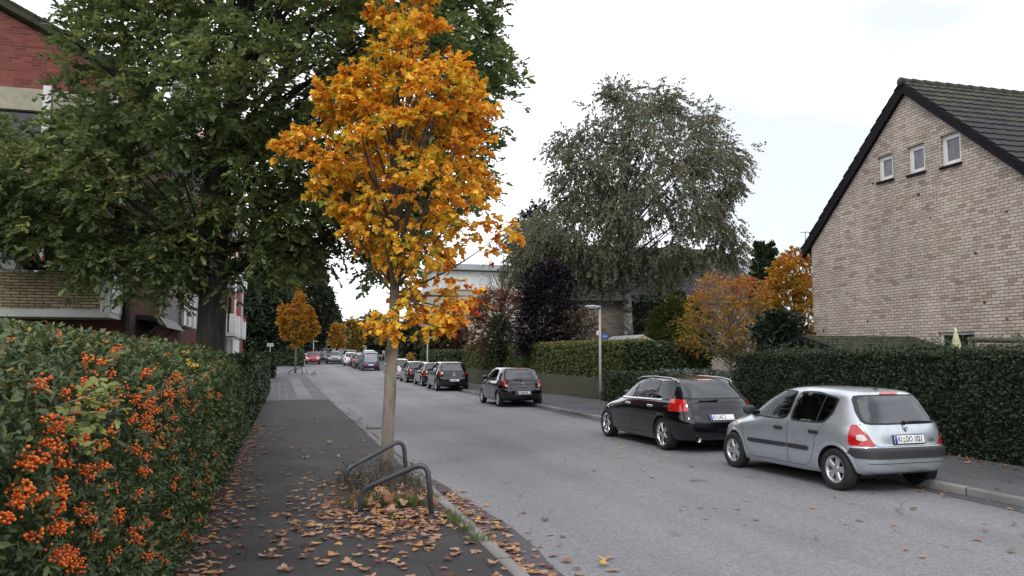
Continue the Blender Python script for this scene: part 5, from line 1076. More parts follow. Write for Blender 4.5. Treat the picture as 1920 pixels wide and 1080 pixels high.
def wheel_meshes(r, wdt, rim_r, style, rimmat):
    k = (r, wdt, rim_r, style, rimmat)
    if k in _wm: return _wm[k]
    h = wdt/2; mb = MB(); mb.lathe([(rim_r, -h*.8), (rim_r+.012, -h*.95), (r-.03, -h), (r-.008, -h*.86), (r, -h*.6), (r, h*.6), (r-.008, h*.86), (r-.03, h), (rim_r+.012, h*.95), (rim_r, h*.8), (rim_r, -h*.8)], axis='X', n=36)
    ty = make_mesh('tyre', mb.V, mb.F, CM['tyre'], smooth=True); mb = MB()
    mb.lathe([(rim_r+.004, h*.82), (rim_r-.004, h*.86), (rim_r-.018, h*.8), (rim_r-.03, h*.3), (rim_r-.03, -h*.8)], axis='X', n=36)
    mb.lathe([(.001, h*.7), (.045, h*.7), (.06, h*.62), (.062, h*.2)], axis='X', n=20)
    ns = 5; V = []; 
    for i in range(ns):
        sub = (-.16, .16) if style == 'twin' else (0,)
        for dsp in sub:
            a = 2*math.pi*i/ns+dsp+.3; u = Vector((0, math.cos(a), math.sin(a))); v = Vector((0, -math.sin(a), math.cos(a))); w0, w1 = (.036, .05) if style != 'twin' else (.02, .024)
            q = lambda rr, ww, x: [u*rr-v*ww+Vector((x-.012, 0, 0)), u*rr-v*ww*.6+Vector((x, 0, 0)), u*rr+v*ww*.6+Vector((x, 0, 0)), u*rr+v*ww+Vector((x-.012, 0, 0)), u*rr+v*ww*.9+Vector((x-.05, 0, 0)), u*rr-v*ww*.9+Vector((x-.05, 0, 0))]
            P_ = q(.045, w0, h*.68)+q(rim_r*.6, (w0+w1)/2, h*.74)+q(rim_r-.012, w1, h*.7); mb.add(P_, [(i_*6+j, i_*6+(j+1) % 6, (i_+1)*6+(j+1) % 6, (i_+1)*6+j) for i_ in range(2) for j in range(6)])
    k0 = len(mb.F); mb.lathe([(.001, -.01), (rim_r-.02, -.01), (rim_r-.02, -.03)], axis='X', n=24); mi = [0]*k0+[1]*(len(mb.F)-k0)
    ri = make_mesh('rim', mb.V, mb.F, [CM[rimmat], CM['hubdark']], mi=mi)
    bm = bmesh.new(); bm.from_mesh(ri); bmesh.ops.recalc_face_normals(bm, faces=bm.faces[:]); bm.to_mesh(ri); bm.free()
    _wm[k] = (ty, ri); return ty, ri
def glassmat(name, tint, gl):
    M_, N, L, b, t = nodes(name); tr = N('ShaderNodeBsdfTransparent'); tr.inputs[0].default_value = (*tint, 1); gs = N('ShaderNodeBsdfGlossy'); gs.inputs['Roughness'].default_value = .02; gs.inputs[0].default_value = (.92, .95, 1, 1)
    f = N('ShaderNodeFresnel'); f.inputs[0].default_value = gl; dn = noise(N, L, N('ShaderNodeTexCoord').outputs['Object'], 4, 4); k = math_(N, L, 'MULTIPLY', f.outputs[0], math_(N, L, 'ADD', .85, math_(N, L, 'MULTIPLY', dn, .3)), clamp=True)
    ms = N('ShaderNodeMixShader'); L(k, ms.inputs[0]); L(tr.outputs[0], ms.inputs[1]); L(gs.outputs[0], ms.inputs[2]); L(ms.outputs[0], t.nodes['Material Output'].inputs[0]); return M_
CM['clear_glass'] = glassmat('clear_glass', (.62, .68, .66), 1.5); CM['tint_glass'] = glassmat('tint_glass', (.1, .11, .13), 1.9); CM['back_glass'] = glassmat('back_glass', (.5, .56, .58), 2.0)
CM['seat'] = P('seat_cloth', (.035, .036, .042), .9, var=.25); CM['liner'] = P('car_lining', (.03, .03, .033), .9, var=.2)
def shrink(q, d):
    q = np.array(q); c = q.mean(0); return [tuple(p+(c-p)/np.linalg.norm(c-p)*d*1.3) for p in q]
def pin(x, y, q):
    c = np.zeros(len(x), bool)
    for i in range(len(q)):
        (ax, ay), (bx_, by) = q[i], q[i-1]
        if ay != by: c ^= ((ay > y) != (by > y)) & (x < (bx_-ax)*(y-ay)/(by-ay)+ax)
    return c
def open_windows(t, body, B, wins, rw, ws, L, sy, sz, sw):
    """cut the window openings out of the shell, line it and put seats inside"""
    me = body.data
    def cutme(me_, k=1.):
        n = len(me_.polygons); c = np.zeros(n*3, np.float32); nm = np.zeros(n*3, np.float32); me_.polygons.foreach_get('center', c); me_.polygons.foreach_get('normal', nm); c = c.reshape(-1, 3); nm = np.abs(nm.reshape(-1, 3)); c = c.copy()
        c[:, 0] /= k; c[:, 1] = (c[:, 1]-L/2)/k+L/2; kill = np.zeros(n, bool)
        for q in wins: kill |= pin(c[:, 1], c[:, 2], q) & (np.abs(c[:, 0]) > .35*sw) & (nm[:, 0] > .35)
        kill |= pin(c[:, 0], c[:, 2], rw) & (c[:, 1] < L*.35) & (nm[:, 1] > .25); kill |= pin(c[:, 0], c[:, 2], ws) & (c[:, 1] > L*.5)
        bm = bmesh.new(); bm.from_mesh(me_); bm.faces.ensure_lookup_table(); bmesh.ops.delete(bm, geom=[bm.faces[i] for i in np.nonzero(kill)[0]], context='FACES'); bm.to_mesh(me_); bm.free()
    me2 = me.copy(); cutme(me)
    k = .965; me2.transform(Matrix.Translation((0, L/2, 0)) @ Matrix.Diagonal((k, k, .985, 1)) @ Matrix.Translation((0, -L/2, 0)))
    cutme(me2, k); me2.materials.clear(); me2.materials.append(CM['liner']); me2.polygons.foreach_set('material_index', [0]*len(me2.polygons)); me2.name = 'lining'; me2.flip_normals(); O('lining', me2, t, local=True)
    m = MB(); m.box((0, L*.47, .34*sz), (1.3*sw, L*.62, .06)); m.box((0, 2.72*sy, .8*sz), (1.3*sw, .42, .2), bev=.05); m.box((0, .62*sy, .62*sz), (1.2*sw, .7*sy, .05)); m.build('dashboard', CM['liner'], t, local=True)
    for x in (-.36*sw, .36*sw):
        m = MB(); m.box((x, 1.93*sy, .5*sz), (.5, .5, .16), bev=.06); m.box((x, 1.68*sy, .82*sz), (.48, .14, .6), ax=Matrix.Rotation(.22, 3, 'X'), bev=.06); o = m.build('seat', CM['seat'], t, local=True)
        m = MB(); m.box((x, 1.6*sy, 1.17*sz), (.27, .1, .17), bev=.045); o2 = m.build('headrest', CM['seat'], t, local=True); o2.parent = o
        m = MB(); m.box((x, .86*sy, 1.02*sz), (.25, .09, .15), bev=.04); m.build('headrest', CM['seat'], t, local=True)
    m = MB(); m.box((0, .98*sy, .52*sz), (1.2*sw, .5, .14), bev=.05); m.box((0, .86*sy, .74*sz), (1.2*sw, .13, .46), ax=Matrix.Rotation(.2, 3, 'X'), bev=.05); m.build('rear_bench', CM['seat'], t, local=True)
    ring(t, 'steering_wheel', (-.36*sw, 2.38*sy, .86*sz), .18, .014, 'rubber', Matrix.Rotation(-.4, 4, 'X'))
def HATCH(L, W, H, front=None):
    """side shape in real metres scaled from a small five-door hatchback"""
    sy, sz, sw = L/3.77, H/1.42, W/1.64
    rear = [(.2, .6), (.235, .3), (.27, .09), (.34, .02), (.45, 0), (.60, .005), (.64, .04), (.8, .075), (.93, .12), (1.1, .21), (1.33, .36), (1.37, .42), (1.395, .62), (1.41, .92), (1.42, 1.45)]
    fr = [(.2, 3.66), (.3, 3.75), (.45, 3.77), (.6, 3.73), (.7, 3.62), (.8, 3.36), (.87, 3.08), (.93, 2.9), (1.0, 2.76), (1.2, 2.42), (1.33, 2.14), (1.38, 1.98), (1.405, 1.82), (1.415, 1.68), (1.42, 1.5)]
    wd = [(.2, .75), (.27, .79), (.4, .815), (.55, .82), (.75, .818), (.9, .795), (.97, .765), (1.1, .715), (1.3, .62), (1.36, .57), (1.39, .5), (1.41, .36), (1.42, .05)]
    nr = [(.2, 5.5), (.62, 6.8), (.93, 6.2), (1.1, 5.4), (1.3, 5), (1.42, 3)]; nf = [(.2, 3.4), (.6, 3.4), (.9, 4), (1.3, 4.5), (1.42, 3)]
    Z = lambda z: z*sz
    return dict(rear=[(Z(a), b*sy) for a, b in rear], front=[(Z(a), b*sy) for a, b in fr], width=[(Z(a), b*sw) for a, b in wd], nr=[(Z(a), b) for a, b in nr], nf=[(Z(a), b) for a, b in nf], sy=sy, sz=sz, sw=sw)
def car(name, label, group, spec, loc, yaw, paint_, L, W, H, wb, ro, wr, rim_r, style='star', rimmat='alloy', ttop=None, tail=None, plate=None, pz=.72, side='5', detail=2, extra=None, cat='car', strip_=True, rearwin=None, wwid=.185, platew=0, black_rear=False, rake=0., seed=0):
    B = Body(spec['rear'], spec['front'], spec['width'], spec['nr'], spec['nf']); sy, sz, sw = spec['sy'], spec['sz'], spec['sw']
    t = thing(name, label, cat, (0, 0, 0), 0, group)
    z = np.concatenate([np.linspace(B.z0, B.z1*.955, 44 if detail else 26), B.z1*(.955+.045*np.sin(np.linspace(0, math.pi/2, 16 if detail else 9))[1:])]); z[-1] = B.z1-1e-4
    ph = np.linspace(-math.pi, math.pi, 2000); pr = B.S(ph, np.full(2000, .6*sz)); ln = np.concatenate([[0], np.cumsum(np.linalg.norm(np.diff(pr, axis=0), axis=1))]); hd_ = np.unwrap(np.arctan2(np.gradient(pr[:, 1]), np.gradient(pr[:, 0]))); ln[1:] += .35*np.cumsum(np.abs(np.diff(hd_))); nu = (360 if detail == 2 else 180) if detail else 90
    phi = np.interp(np.linspace(0, ln[-1], nu+1)[:-1], ln, ph); G = B.S(np.tile(phi, (len(z), 1)), np.tile(z[:, None], (1, nu))); V = G.reshape(-1, 3); nz_ = len(z)
    F = [(i*nu+k, i*nu+(k+1) % nu, (i+1)*nu+(k+1) % nu, (i+1)*nu+k) for i in range(nz_-1) for k in range(nu)]; mi = [0]*len(F)
    F += [tuple(range(nu))[::-1], tuple((nz_-1)*nu+k for k in range(nu))]; mi += [1, 0]
    me = make_mesh('body', V, F, [CM[paint_], CM['under']], mi=mi, smooth=True)
    bm = bmesh.new(); bm.from_mesh(me); bmesh.ops.recalc_face_normals(bm, faces=bm.faces[:]); bm.to_mesh(me); bm.free()
    body = O('body', me, t, local=True)
    ra = wr+.045; ay = (ro, ro+wb); wx = float(B.w(.45*sz))
    cut = MB()
    for y in ay:
        for s_ in (-1, 1):
            n = 40; x0, x1 = s_*(wx-.26), s_*(wx+.2); c = [(math.cos(2*math.pi*k/n)*ra, math.sin(2*math.pi*k/n)*ra) for k in range(n)]
            cut.add([(x0, y+a, wr+b) for a, b in c]+[(x1, y+a, wr+b) for a, b in c], [tuple(range(n))[::-1], tuple(range(n, 2*n))]+[(k, (k+1) % n, n+(k+1) % n, n+k) for k in range(n)])
    co = cut.build('arch_cut', CM['under'], None)
    md = body.modifiers.new('b', 'BOOLEAN'); md.object = co; md.operation = 'DIFFERENCE'; md.solver = 'EXACT'; md.material_mode = 'TRANSFER'
    ev = bpy.data.meshes.new_from_object(body.evaluated_get(bpy.context.evaluated_depsgraph_get())); body.modifiers.clear()
    if len(ev.polygons) > 100: body.data = ev
    bpy.data.objects.remove(co)
    ev = body.data; ev.name = 'body'
    try: ev.set_sharp_from_angle(angle=R(38))
    except Exception: pass
    see = detail == 2
    sc = lambda q: [(a*sy, b*sz) for a, b in q]
    if side == '5': wins = [[(.82, .935), (1.53, .925), (1.46, 1.33), (1.08, 1.335), (.65, 1.27), (.69, 1.08)], [(1.63, .925), (2.93, .935), (2.66, 1.09), (2.2, 1.315), (1.56, 1.335)]]
    elif side == '3': wins = [[(.86, 1.06), (1.62, .96), (1.52, 1.33), (1.1, 1.31), (.9, 1.2)], [(1.7, .95), (2.86, .935), (2.62, 1.09), (2.2, 1.315), (1.6, 1.335)]]
    elif side == 'estate': wins = [[(.42, .99), (.98, .97), (.93, 1.31), (.62, 1.31), (.5, 1.2)], [(1.02, .965), (1.78, .945), (1.7, 1.335), (.98, 1.32)], [(1.85, .94), (2.82, .935), (2.6, 1.09), (2.2, 1.31), (1.78, 1.335)]]
    else: wins = [[(1.95, .93), (2.95, .92), (2.72, 1.12), (2.45, 1.3), (1.95, 1.31)]]
    rw = rearwin or [(-.6, .955), (.6, .955), (.585, 1.1), (.52, 1.31), (-.52, 1.31), (-.585, 1.1)]
    WS = [(-.66, .97), (.66, .97), (.62, 1.12), (.53, 1.33), (-.53, 1.33), (-.62, 1.12)]
    if see: open_windows(t, body, B, [roundpoly(sc(q)) for q in wins], roundpoly([(a*sw, b*sz) for a, b in rw]), roundpoly([(a*sw, b*sz) for a, b in WS]), L, sy, sz, sw)
    # wheels
    ty, ri = wheel_meshes(wr, wwid, rim_r, style, rimmat)
    for y in ay:
        for s_ in (-1, 1):
            we = bpy.data.objects.new('wheel', None); COL.objects.link(we); we.parent = t; we.location = (s_*(wx-wwid/2-.015), y, wr); we.rotation_euler = (random.uniform(0, 6), 0, 0 if s_ > 0 else math.pi)
            for nm, m_ in (('tyre', ty), ('rim', ri)):
                o = bpy.data.objects.new(nm, m_); COL.objects.link(o); o.parent = we
        if detail:
            for s_ in (-1, 1):        # rolled arch lips
                V = []; Fl = []; n = 28
                for k in range(n+1):
                    a = -.25+(math.pi+.5)*k/n
                    for rr, of in ((ra-.004, -.004), (ra+.006, .007), (ra+.03, .006), (ra+.045, -.003)):
                        yy, zz = y+math.cos(a)*rr, max(wr+math.sin(a)*rr, B.z0+.01); V.append(B.point(B.phi_side(np.array(yy), np.array(zz), s_), np.array(zz), of))
                Fl = [(k*4+j, k*4+j+1, (k+1)*4+j+1, (k+1)*4+j) for k in range(n) for j in range(3)]; m_ = make_mesh('arch_lip', V, Fl, CM[paint_], smooth=True)
                bm = bmesh.new(); bm.from_mesh(m_); bmesh.ops.recalc_face_normals(bm, faces=bm.faces[:]); bm.to_mesh(m_); bm.free(); O('arch_lip', m_, t, local=True)
    for q in wins:
        q = sc(q); c = np.mean(q, 0); big = [tuple(c+(np.array(p)-c)*np.array([1+.03/np.ptp([a[0] for a in q])*2, 1+.024/np.ptp([a[1] for a in q])*2])) for p in q]
        for s_ in (-1, 1):
            o = panel('side_window', B, big, 'side', .003, 'rubber', t, s_, hole=shrink(q, .018) if see else None)[0]; o2 = panel('pane', B, q, 'side', .006, 'clear_glass' if see else 'glass', t, s_)[0]; o2.parent = o
    q = [(a*sw, b*sz) for a, b in rw]; c = np.mean(q, 0); big = [tuple(c+(np.array(p)-c)*np.array([1.07, 1.13])) for p in q]
    o = panel('rear_window', B, big, 'rear', .004, 'rubber' if not black_rear else 'glass', t, hole=shrink(q, .02) if see else None)[0]; o2 = panel('pane', B, q, 'rear', .008, ('tint_glass' if black_rear else 'back_glass') if see else 'rear_glass', t)[0]; o2.parent = o
    panel('windscreen', B, [(a*sw, b*sz) for a, b in WS], 'front', .005, 'clear_glass' if see else 'glass', t)
    tl = tail or [('r', .56, .655), ('r', .60, .79), ('r', .68, .92), ('s', .24, .925), ('s', .22, .8), ('s', .25, .655)]
    tl = [(a, b*(sw if a == 'r' else sy if a == 's' else 1), c_*sz) for a, b, c_ in tl]; panel('tail_light', B, tl, 'corner', .009, 'tail', t, both=True)
    if detail >= 1: panel('brake_light', B, [(a*sw, b*sz) for a, b in [(-.16, 1.335), (.16, 1.335), (.15, 1.36), (-.15, 1.36)]], 'rear', .012, 'tail', t)
    # front of the car
    panel('headlight', B, [('s', 0, 0)] and [(a*sw, b*sz) for a, b in [(.36, .58), (.66, .6), (.7, .72), (.5, .7), (.38, .66)]], 'front', .006, 'head', t); panel('headlight', B, [(-a*sw, b*sz) for a, b in [(.36, .58), (.66, .6), (.7, .72), (.5, .7), (.38, .66)]], 'front', .006, 'head', t)
    panel('grille', B, [(a*sw, b*sz) for a, b in [(-.34, .56), (.34, .56), (.3, .65), (-.3, .65)]], 'front', .005, 'rubber', t); panel('air_intake', B, [(a*sw, b*sz) for a, b in [(-.45, .28), (.45, .28), (.42, .4), (-.42, .4)]], 'front', .005, 'rubber', t)
    if detail >= 1:                         # mirrors
        for s_ in (-1, 1):
            p = B.point(B.phi_side(np.array(2.62*sy), np.array(.97*sz), s_), np.array(.97*sz), 0); m = MB(); m.box((0, 0, 0), (.2, .11, .14), bev=.045); m.V = [(v[0]*(1-.3*v[1]/.055*.3)+p[0]+s_*.13, v[1]+p[1], v[2]+p[2]+.035) for v in m.V]
            o = m.build('mirror', CM['bumper' if paint_ == 'silver' else paint_], t, local=True); o.data.polygons.foreach_set('use_smooth', [True]*len(o.data.polygons))
            m = MB(); m.tube([(p[0]-s_*.03, p[1], p[2]-.01), (p[0]+s_*.08, p[1], p[2]+.01)], .03, 8); o2 = m.build('mirror_arm', CM['rubber'], t, local=True); o2.parent = o
    # number plate
    yp = float(B.yr(pz)); sl = math.atan2(float(B.yr(pz+.05)-B.yr(pz-.05)), .1); PM = Matrix.Translation((platew, yp-.012-(.0), pz)) @ Matrix.Rotation(-sl, 4, 'X')
    def pl(nm, mb_, mt, par): me_ = make_mesh(nm, mb_.V, mb_.F, CM[mt]); me_.transform(PM); return O(nm, me_, par, local=True)
    m = MB(); m.box((0, -.004, 0), (.55, .014, .135), bev=.006); fr_ = pl('number_plate', m, 'rubber', t)
    m = MB(); m.box((0, -.012, 0), (.52, .008, .11), bev=.003); pl('plate_face', m, 'plate', fr_)
    m = MB(); m.box((-.237, -.0165, 0), (.04, .003, .104)); pl('plate_band', m, 'euro', fr_)
    if plate:
        a, b_, c_ = plate; sz_ = .11
        def tx(s_, x, al): me_ = text_mesh(s_, sz_, CM['ink'], al, bold=.014); me_.transform(PM @ Matrix.Translation((x, -.0175, .0)) @ Matrix.Rotation(math.pi/2, 4, 'X') @ Matrix.Diagonal((.7, 1, 1, 1))); return me_
        O('plate_letters', tx(a, -.205, 'LEFT'), fr_, local=True); O('plate_letters', tx((b_+' '+c_).strip(), -.072 if len(b_) else -.07, 'LEFT'), fr_, local=True)
        m = MB(); m.lathe([(.001, -.018), (.017, -.0175), (.017, -.016)], (-.103, 0, .02), 'Y', 14); m.lathe([(.001, -.018), (.019, -.0175), (.019, -.016)], (-.103, 0, -.024), 'Y', 14); pl('plate_seal', m, 'seal', fr_)
    if extra: extra(t, B, sc, sy, sz, sw)
    # exhaust-side underfloor and place
    t.location = loc; t.rotation_euler = (math.atan(2*2.2e-4*max(0, min(loc[1], 150)-30))*(1 if abs(yaw) < 2 else -1), 0, yaw)
    return t
def put(rl_x, rl_y, yaw, W, ro, wwid=.185):
    """car origin (rear end, centre line) from the outer rear-left tyre contact"""
    lx, ly = -(W/2*.985), ro; c, s_ = math.cos(yaw), math.sin(yaw); x, y = rl_x-(c*lx-s_*ly), rl_y-(s_*lx+c*ly); return (x, y, g(y))
def handles(t, B, sy, sz, ys, z=.79, mt='rubber'):
    for y in ys:
        for s_ in (-1, 1):
            p = B.point(B.phi_side(np.array(y), np.array(z), s_), np.array(z), 0); m = MB(); m.box((p[0]+s_*.014, y, z), (.036, .2, .052), bev=.017); o = m.build('door_handle', CM[mt], t, local=True); o.data.polygons.foreach_set('use_smooth', [True]*len(o.data.polygons))
def ring(t, name, c, r, rr, mt, rot=None, n=4, k=24, sx=1., sz_=1.):
    V = []; F = []
    for i in range(k):
        a = 2*math.pi*i/k
        for j in range(6): b = 2*math.pi*j/6; V.append(((r+rr*math.cos(b))*math.cos(a)*sx, rr*math.sin(b), (r+rr*math.cos(b))*math.sin(a)*sz_))
    F = [(i*6+j, i*6+(j+1) % 6, ((i+1) % k)*6+(j+1) % 6, ((i+1) % k)*6+j) for i in range(k) for j in range(6)]
    me = make_mesh(name, V, F, CM[mt], smooth=True); me.transform(Matrix.Translation(c) @ (rot or Matrix.Identity(4))); return O(name, me, t, local=True)
def script(t, name, txt, size, x, z, B, mt='chrome', off=.012):
    me = text_mesh(txt, size, CM[mt]); y = float(B.S(B.phi_end(np.array(x), np.array(z)), np.array(z))[1]); sl = math.atan2(float(B.yr(z+.04)-B.yr(z-.04)), .08)
    me.transform(Matrix.Translation((x, y-off, z)) @ Matrix.Rotation(math.pi/2-sl, 4, 'X')); return O(name, me, t, local=True)
# silver hatchback
def silver_extra(t, B, sc, sy, sz, sw):
    rd = sc([(1.02, .62), (1.05, .36), (1.2, .27), (1.75, .27), (1.78, .9), (1.0, .9), (.86, .9)])
    fd = sc([(1.79, .27), (2.62, .28), (2.72, .5), (2.82, .9), (1.8, .9)])
    seam('door_seam', B, sc([(.62, 1.3), (.66, 1.08), (.79, .92), (.97, .72), (1.0, .5), (1.1, .32), (1.24, .27), (2.55, .27), (2.68, .42), (2.76, .62), (2.88, .92)]), 'side', t, both=True)
    seam('door_seam', B, sc([(1.585, .27), (1.59, .6), (1.58, .92), (1.51, 1.335)]), 'side', t, both=True, wd=.008)
    panel('side_moulding', B, sc([(1.1, .5), (1.575, .5), (1.575, .565), (1.1, .565)]), 'side', .012, 'bumper', t, both=True)
    panel('side_moulding', B, sc([(1.6, .5), (2.6, .49), (2.62, .555), (1.6, .565)]), 'side', .012, 'bumper', t, both=True)
    seam('quarter_bar', B, sc([(.95, .94), (.89, 1.31)]), 'side', t, both=True, wd=.022, off=.009)
    handles(t, B, sy, sz, [.98*sy, 1.79*sy], .785*sz)
    # black bumper band wrapped round the corners
    panel('bumper_band', B, [('r', 0, .485), ('r', 0, .625), ('r', .62, .625), ('s', .3, .62), ('s', .34, .55), ('s', .22, .49), ('r', .6, .485)], 'corner', .014, 'bumper', t, both=True, rnd_=False)
    seam('bumper_groove', B, [(-.66, .42), (.66, .42)], 'rear', t, wd=.008); seam('bumper_groove', B, [(-.62, .30), (-.5, .285), (.5, .285), (.62, .30)], 'rear', t, wd=.006)
    seam('tailgate_seam', B, [(-.66, .95), (-.64, .86), (-.58, .7), (-.5, .645), (.5, .645), (.58, .7), (.64, .86), (.66, .95)], 'rear', t, wd=.008)
    panel('tail_light_lens', B, [('r', .635, .735), ('r', .66, .795), ('p', .62, .81), ('p', .74, .795), ('p', .74, .735), ('p', .6, .72)], 'corner', .016, 'tail_clear', t, both=True)
    # wiper, aerial, emblem, script
    z = .955; y = float(B.yr(z)); m = MB(); m.tube([(.0, y-.03, z+.01), (.15, y-.025, z+.02), (.5, y+.0, z+.008)], [.016, .012, .008], 8); m.lathe([(.03, -.02), (.035, .01)], (0, y-.01, z), 'Y', 12); m.build('wiper', CM['rubber'], t, local=True)
    m = MB(); m.lathe([(.035, 0), (.03, .02), (.012, .04)], (0, .62, 1.39), n=12); m.tube([(0, .62, 1.42), (0, .5, 1.60)], .004, 6); m.build('aerial', CM['rubber'], t, local=True)
    z = .885; y = float(B.yr(z)); V = []; 
    for (a, b) in ((0, .055), (.036, 0), (0, -.055), (-.036, 0)):
        for k in (1, .5): V.append((a*k, 0 if k == 1 else -.002, b*k))
    V2 = [(v[0], v[1]-.012, v[2]) for v in V]; F = []
    for i in range(4): a, b = i*2, ((i+1) % 4)*2; F += [(a, b, b+1, a+1), (a+8, a+9, b+9, b+8), (a, a+8, b+8, b), (a+1, b+1, b+9, a+9)]
    me = make_mesh('emblem', V+V2, F, CM['chrome']); me.transform(Matrix.Translation((.0, y-.01, z))); O('emblem', me, t, local=True)
    script(t, 'model_script', 'Clio', .06, .42, .72, B, 'hubdark', .012)
    m = MB(); m.lathe([(.001, 0), (.018, .004), (.02, .012)], (0, 0, 0), 'X', 10)
    for s_ in (-1, 1):
        p = B.point(B.phi_side(np.array(3.02), np.array(.76), s_), np.array(.76), .002); m2 = MB(); m2.box(tuple(p), (.012, .05, .03), bev=.005); m2.build('indicator', CM['amber'], t, local=True)
    m = MB(); m.box((-.35, .45, .24), (.5, .25, .12), bev=.03); m.tube([(-.25, .3, .2), (-.25, 1.2, .22)], .03, 8); m.build('exhaust', CM['under'], t, local=True)
yaw = R(3.2)
car('parked_car', 'silver five door hatchback with plate KI DO 1021, nearest car at the right kerb', 'cars parked along the right kerb', HATCH(3.77, 1.64, 1.42), put(7.42, 9.85, yaw, 1.64, .6), yaw, 'silver', 3.77, 1.64, 1.42, 2.47, .6, .292, .19, ttop=1, plate=('KI', 'DO', '1021'), pz=.735, extra=silver_extra,
    tail=[('r', .535, .65), ('r', .59, .74), ('r', .65, .85), ('p', .72, .935), ('p', .9, .93), ('p', .96, .8), ('p', .96, .65)], platew=.02)
# black estate
def SIGNUM():
    s = HATCH(4.64, 1.8, 1.47); s['rear'] = [(.19, .5), (.23, .2), (.27, .07), (.34, .02), (.45, 0), (.6, .005), (.72, .05), (.85, .09), (.98, .14), (1.1, .25), (1.3, .48), (1.38, .6), (1.42, .78), (1.45, 1.2), (1.47, 1.8)]
    s['front'] = [(.19, 4.5), (.3, 4.62), (.45, 4.64), (.6, 4.6), (.72, 4.42), (.83, 4.0), (.9, 3.6), (.95, 3.4), (1.0, 3.25), (1.2, 2.86), (1.36, 2.5), (1.43, 2.25), (1.455, 2.1), (1.465, 1.95), (1.47, 1.82)]; return s
def signum_extra(t, B, sc, sy, sz, sw):
    for x in ((1.02, .2), (1.0, .2)): pass
    seam('door_seam', B, [(.95, 1.3), (1.12, .96), (1.3, .72), (1.32, .5), (1.42, .3), (3.2, .29), (3.34, .6), (3.42, .95)], 'side', t, both=True, wd=.007)
    seam('door_seam', B, [(2.25, .29), (2.26, .95), (2.13, 1.38)], 'side', t, both=True, wd=.008)
    seam('belt_strip', B, [(.9, 1.005), (2.2, .985), (3.3, .965)], 'side', t, both=True, wd=.022, mt='chrome', off=.012)
    seam('side_crease', B, [(1.3, .6), (3.3, .57)], 'side', t, both=True, wd=.03, mt='black', off=.008)
    handles(t, B, sy, sz, [1.35, 2.42], .86, 'chrome')
    seam('tailgate_seam', B, [(-.62, 1.0), (-.6, .72), (-.56, .6), (.56, .6), (.6, .72), (.62, 1.0)], 'rear', t, wd=.008)
    seam('bumper_groove', B, [(-.8, .47), (.8, .47)], 'rear', t, wd=.02, mt='black', off=.012)
    z = 1.0; y = float(B.yr(z)); m = MB(); m.tube([(-.02, y-.02, z+.02), (-.42, y-.012, z+.012)], [.02, .014], 8); m.build('wiper', CM['rubber'], t, local=True)
    for s_ in (-1, 1):
        m = MB(); m.tube([(s_*.6, .62, 1.36), (s_*.6, .72, 1.40), (s_*.59, .95, 1.435), (s_*.595, 1.7, 1.455), (s_*.59, 2.3, 1.43), (s_*.6, 2.52, 1.38)], [.009, .013, .013, .013, .013, .009], 8); m.build('roof_rail', CM['chrome'], t, local=True)
    m = MB(); m.lathe([(.048, -.03), (.052, 0), (.042, .002), (.04, -.0), (.04, .1)], (-.52, .03, .27), 'Y', 16); m.build('exhaust', CM['chrome'], t, local=True)
    m = MB(); m.tube([(0, .8, 1.44), (0, .7, 1.55)], .004, 6); m.build('aerial', CM['rubber'], t, local=True)
yaw = R(1.0)
car('parked_car', 'black estate car with chrome wheels and roof rails parked behind the silver hatchback', 'cars parked along the right kerb', SIGNUM(), put(7.24, 14.95, yaw, 1.8, .88), yaw, 'black', 4.64, 1.8, 1.47, 2.83, .88, .325, .235, style='twin', rimmat='chrome', plate=('KI', 'AS', '2'), pz=.69, side='estate', extra=signum_extra, wwid=.225,
    tail=[('r', .60, .78), ('r', .60, .99), ('r', .71, 1.0), ('s', .5, 1.0), ('s', .48, .79), ('r', .8, .775)], rearwin=[(-.6, 1.02), (.6, 1.02), (.58, 1.12), (.52, 1.33), (-.52, 1.33), (-.58, 1.12)], black_rear=True)
# black three door
def corsa_extra(t, B, sc, sy, sz, sw):
    seam('door_seam', B, [(1.72, .3), (1.68, .7), (1.72, 1.0), (1.62, 1.38)], 'side', t, both=True, wd=.008); seam('door_seam', B, [(1.72, .3), (2.7, .3), (2.9, .6), (3.03, .98)], 'side', t, both=True, wd=.007)
    handles(t, B, sy, sz, [1.85], .88, 'black')
    panel('tail_light_lens', B, [('r', .57, .74), ('r', .61, .83), ('r', .655, .87), ('r', .68, .82), ('r', .655, .75)], 'corner', .016, 'tail_clear', t, both=True)
    seam('tailgate_seam', B, [(-.64, .98), (-.56, .74), (-.4, .62), (.4, .62), (.56, .74), (.64, .98)], 'rear', t, wd=.01)
    z = .985; y = float(B.yr(z)); m = MB(); m.tube([(0, y-.02, z+.02), (-.36, y-.012, z+.03)], [.02, .012], 8); m.build('wiper', CM['rubber'], t, local=True)
    y = float(B.yr(.83)); ring(t, 'emblem', (0, y-.012, .83), .05, .009, 'chrome'); m = MB(); m.box((0, y-.014, .83), (.1, .01, .014)); m.build('emblem', CM['chrome'], t, local=True)
    m = MB(); m.box((0, float(B.yr(.74))-.008, .74), (.14, .015, .03), bev=.006); m.build('tailgate_handle', CM['grey'], t, local=True)
    m = MB(); y = float(B.yr(.55)); m.box((0, y-.004, .535), (.66, .02, .19), bev=.02); m.build('plate_recess', CM['grey'], t, local=True)
yaw = R(.6)
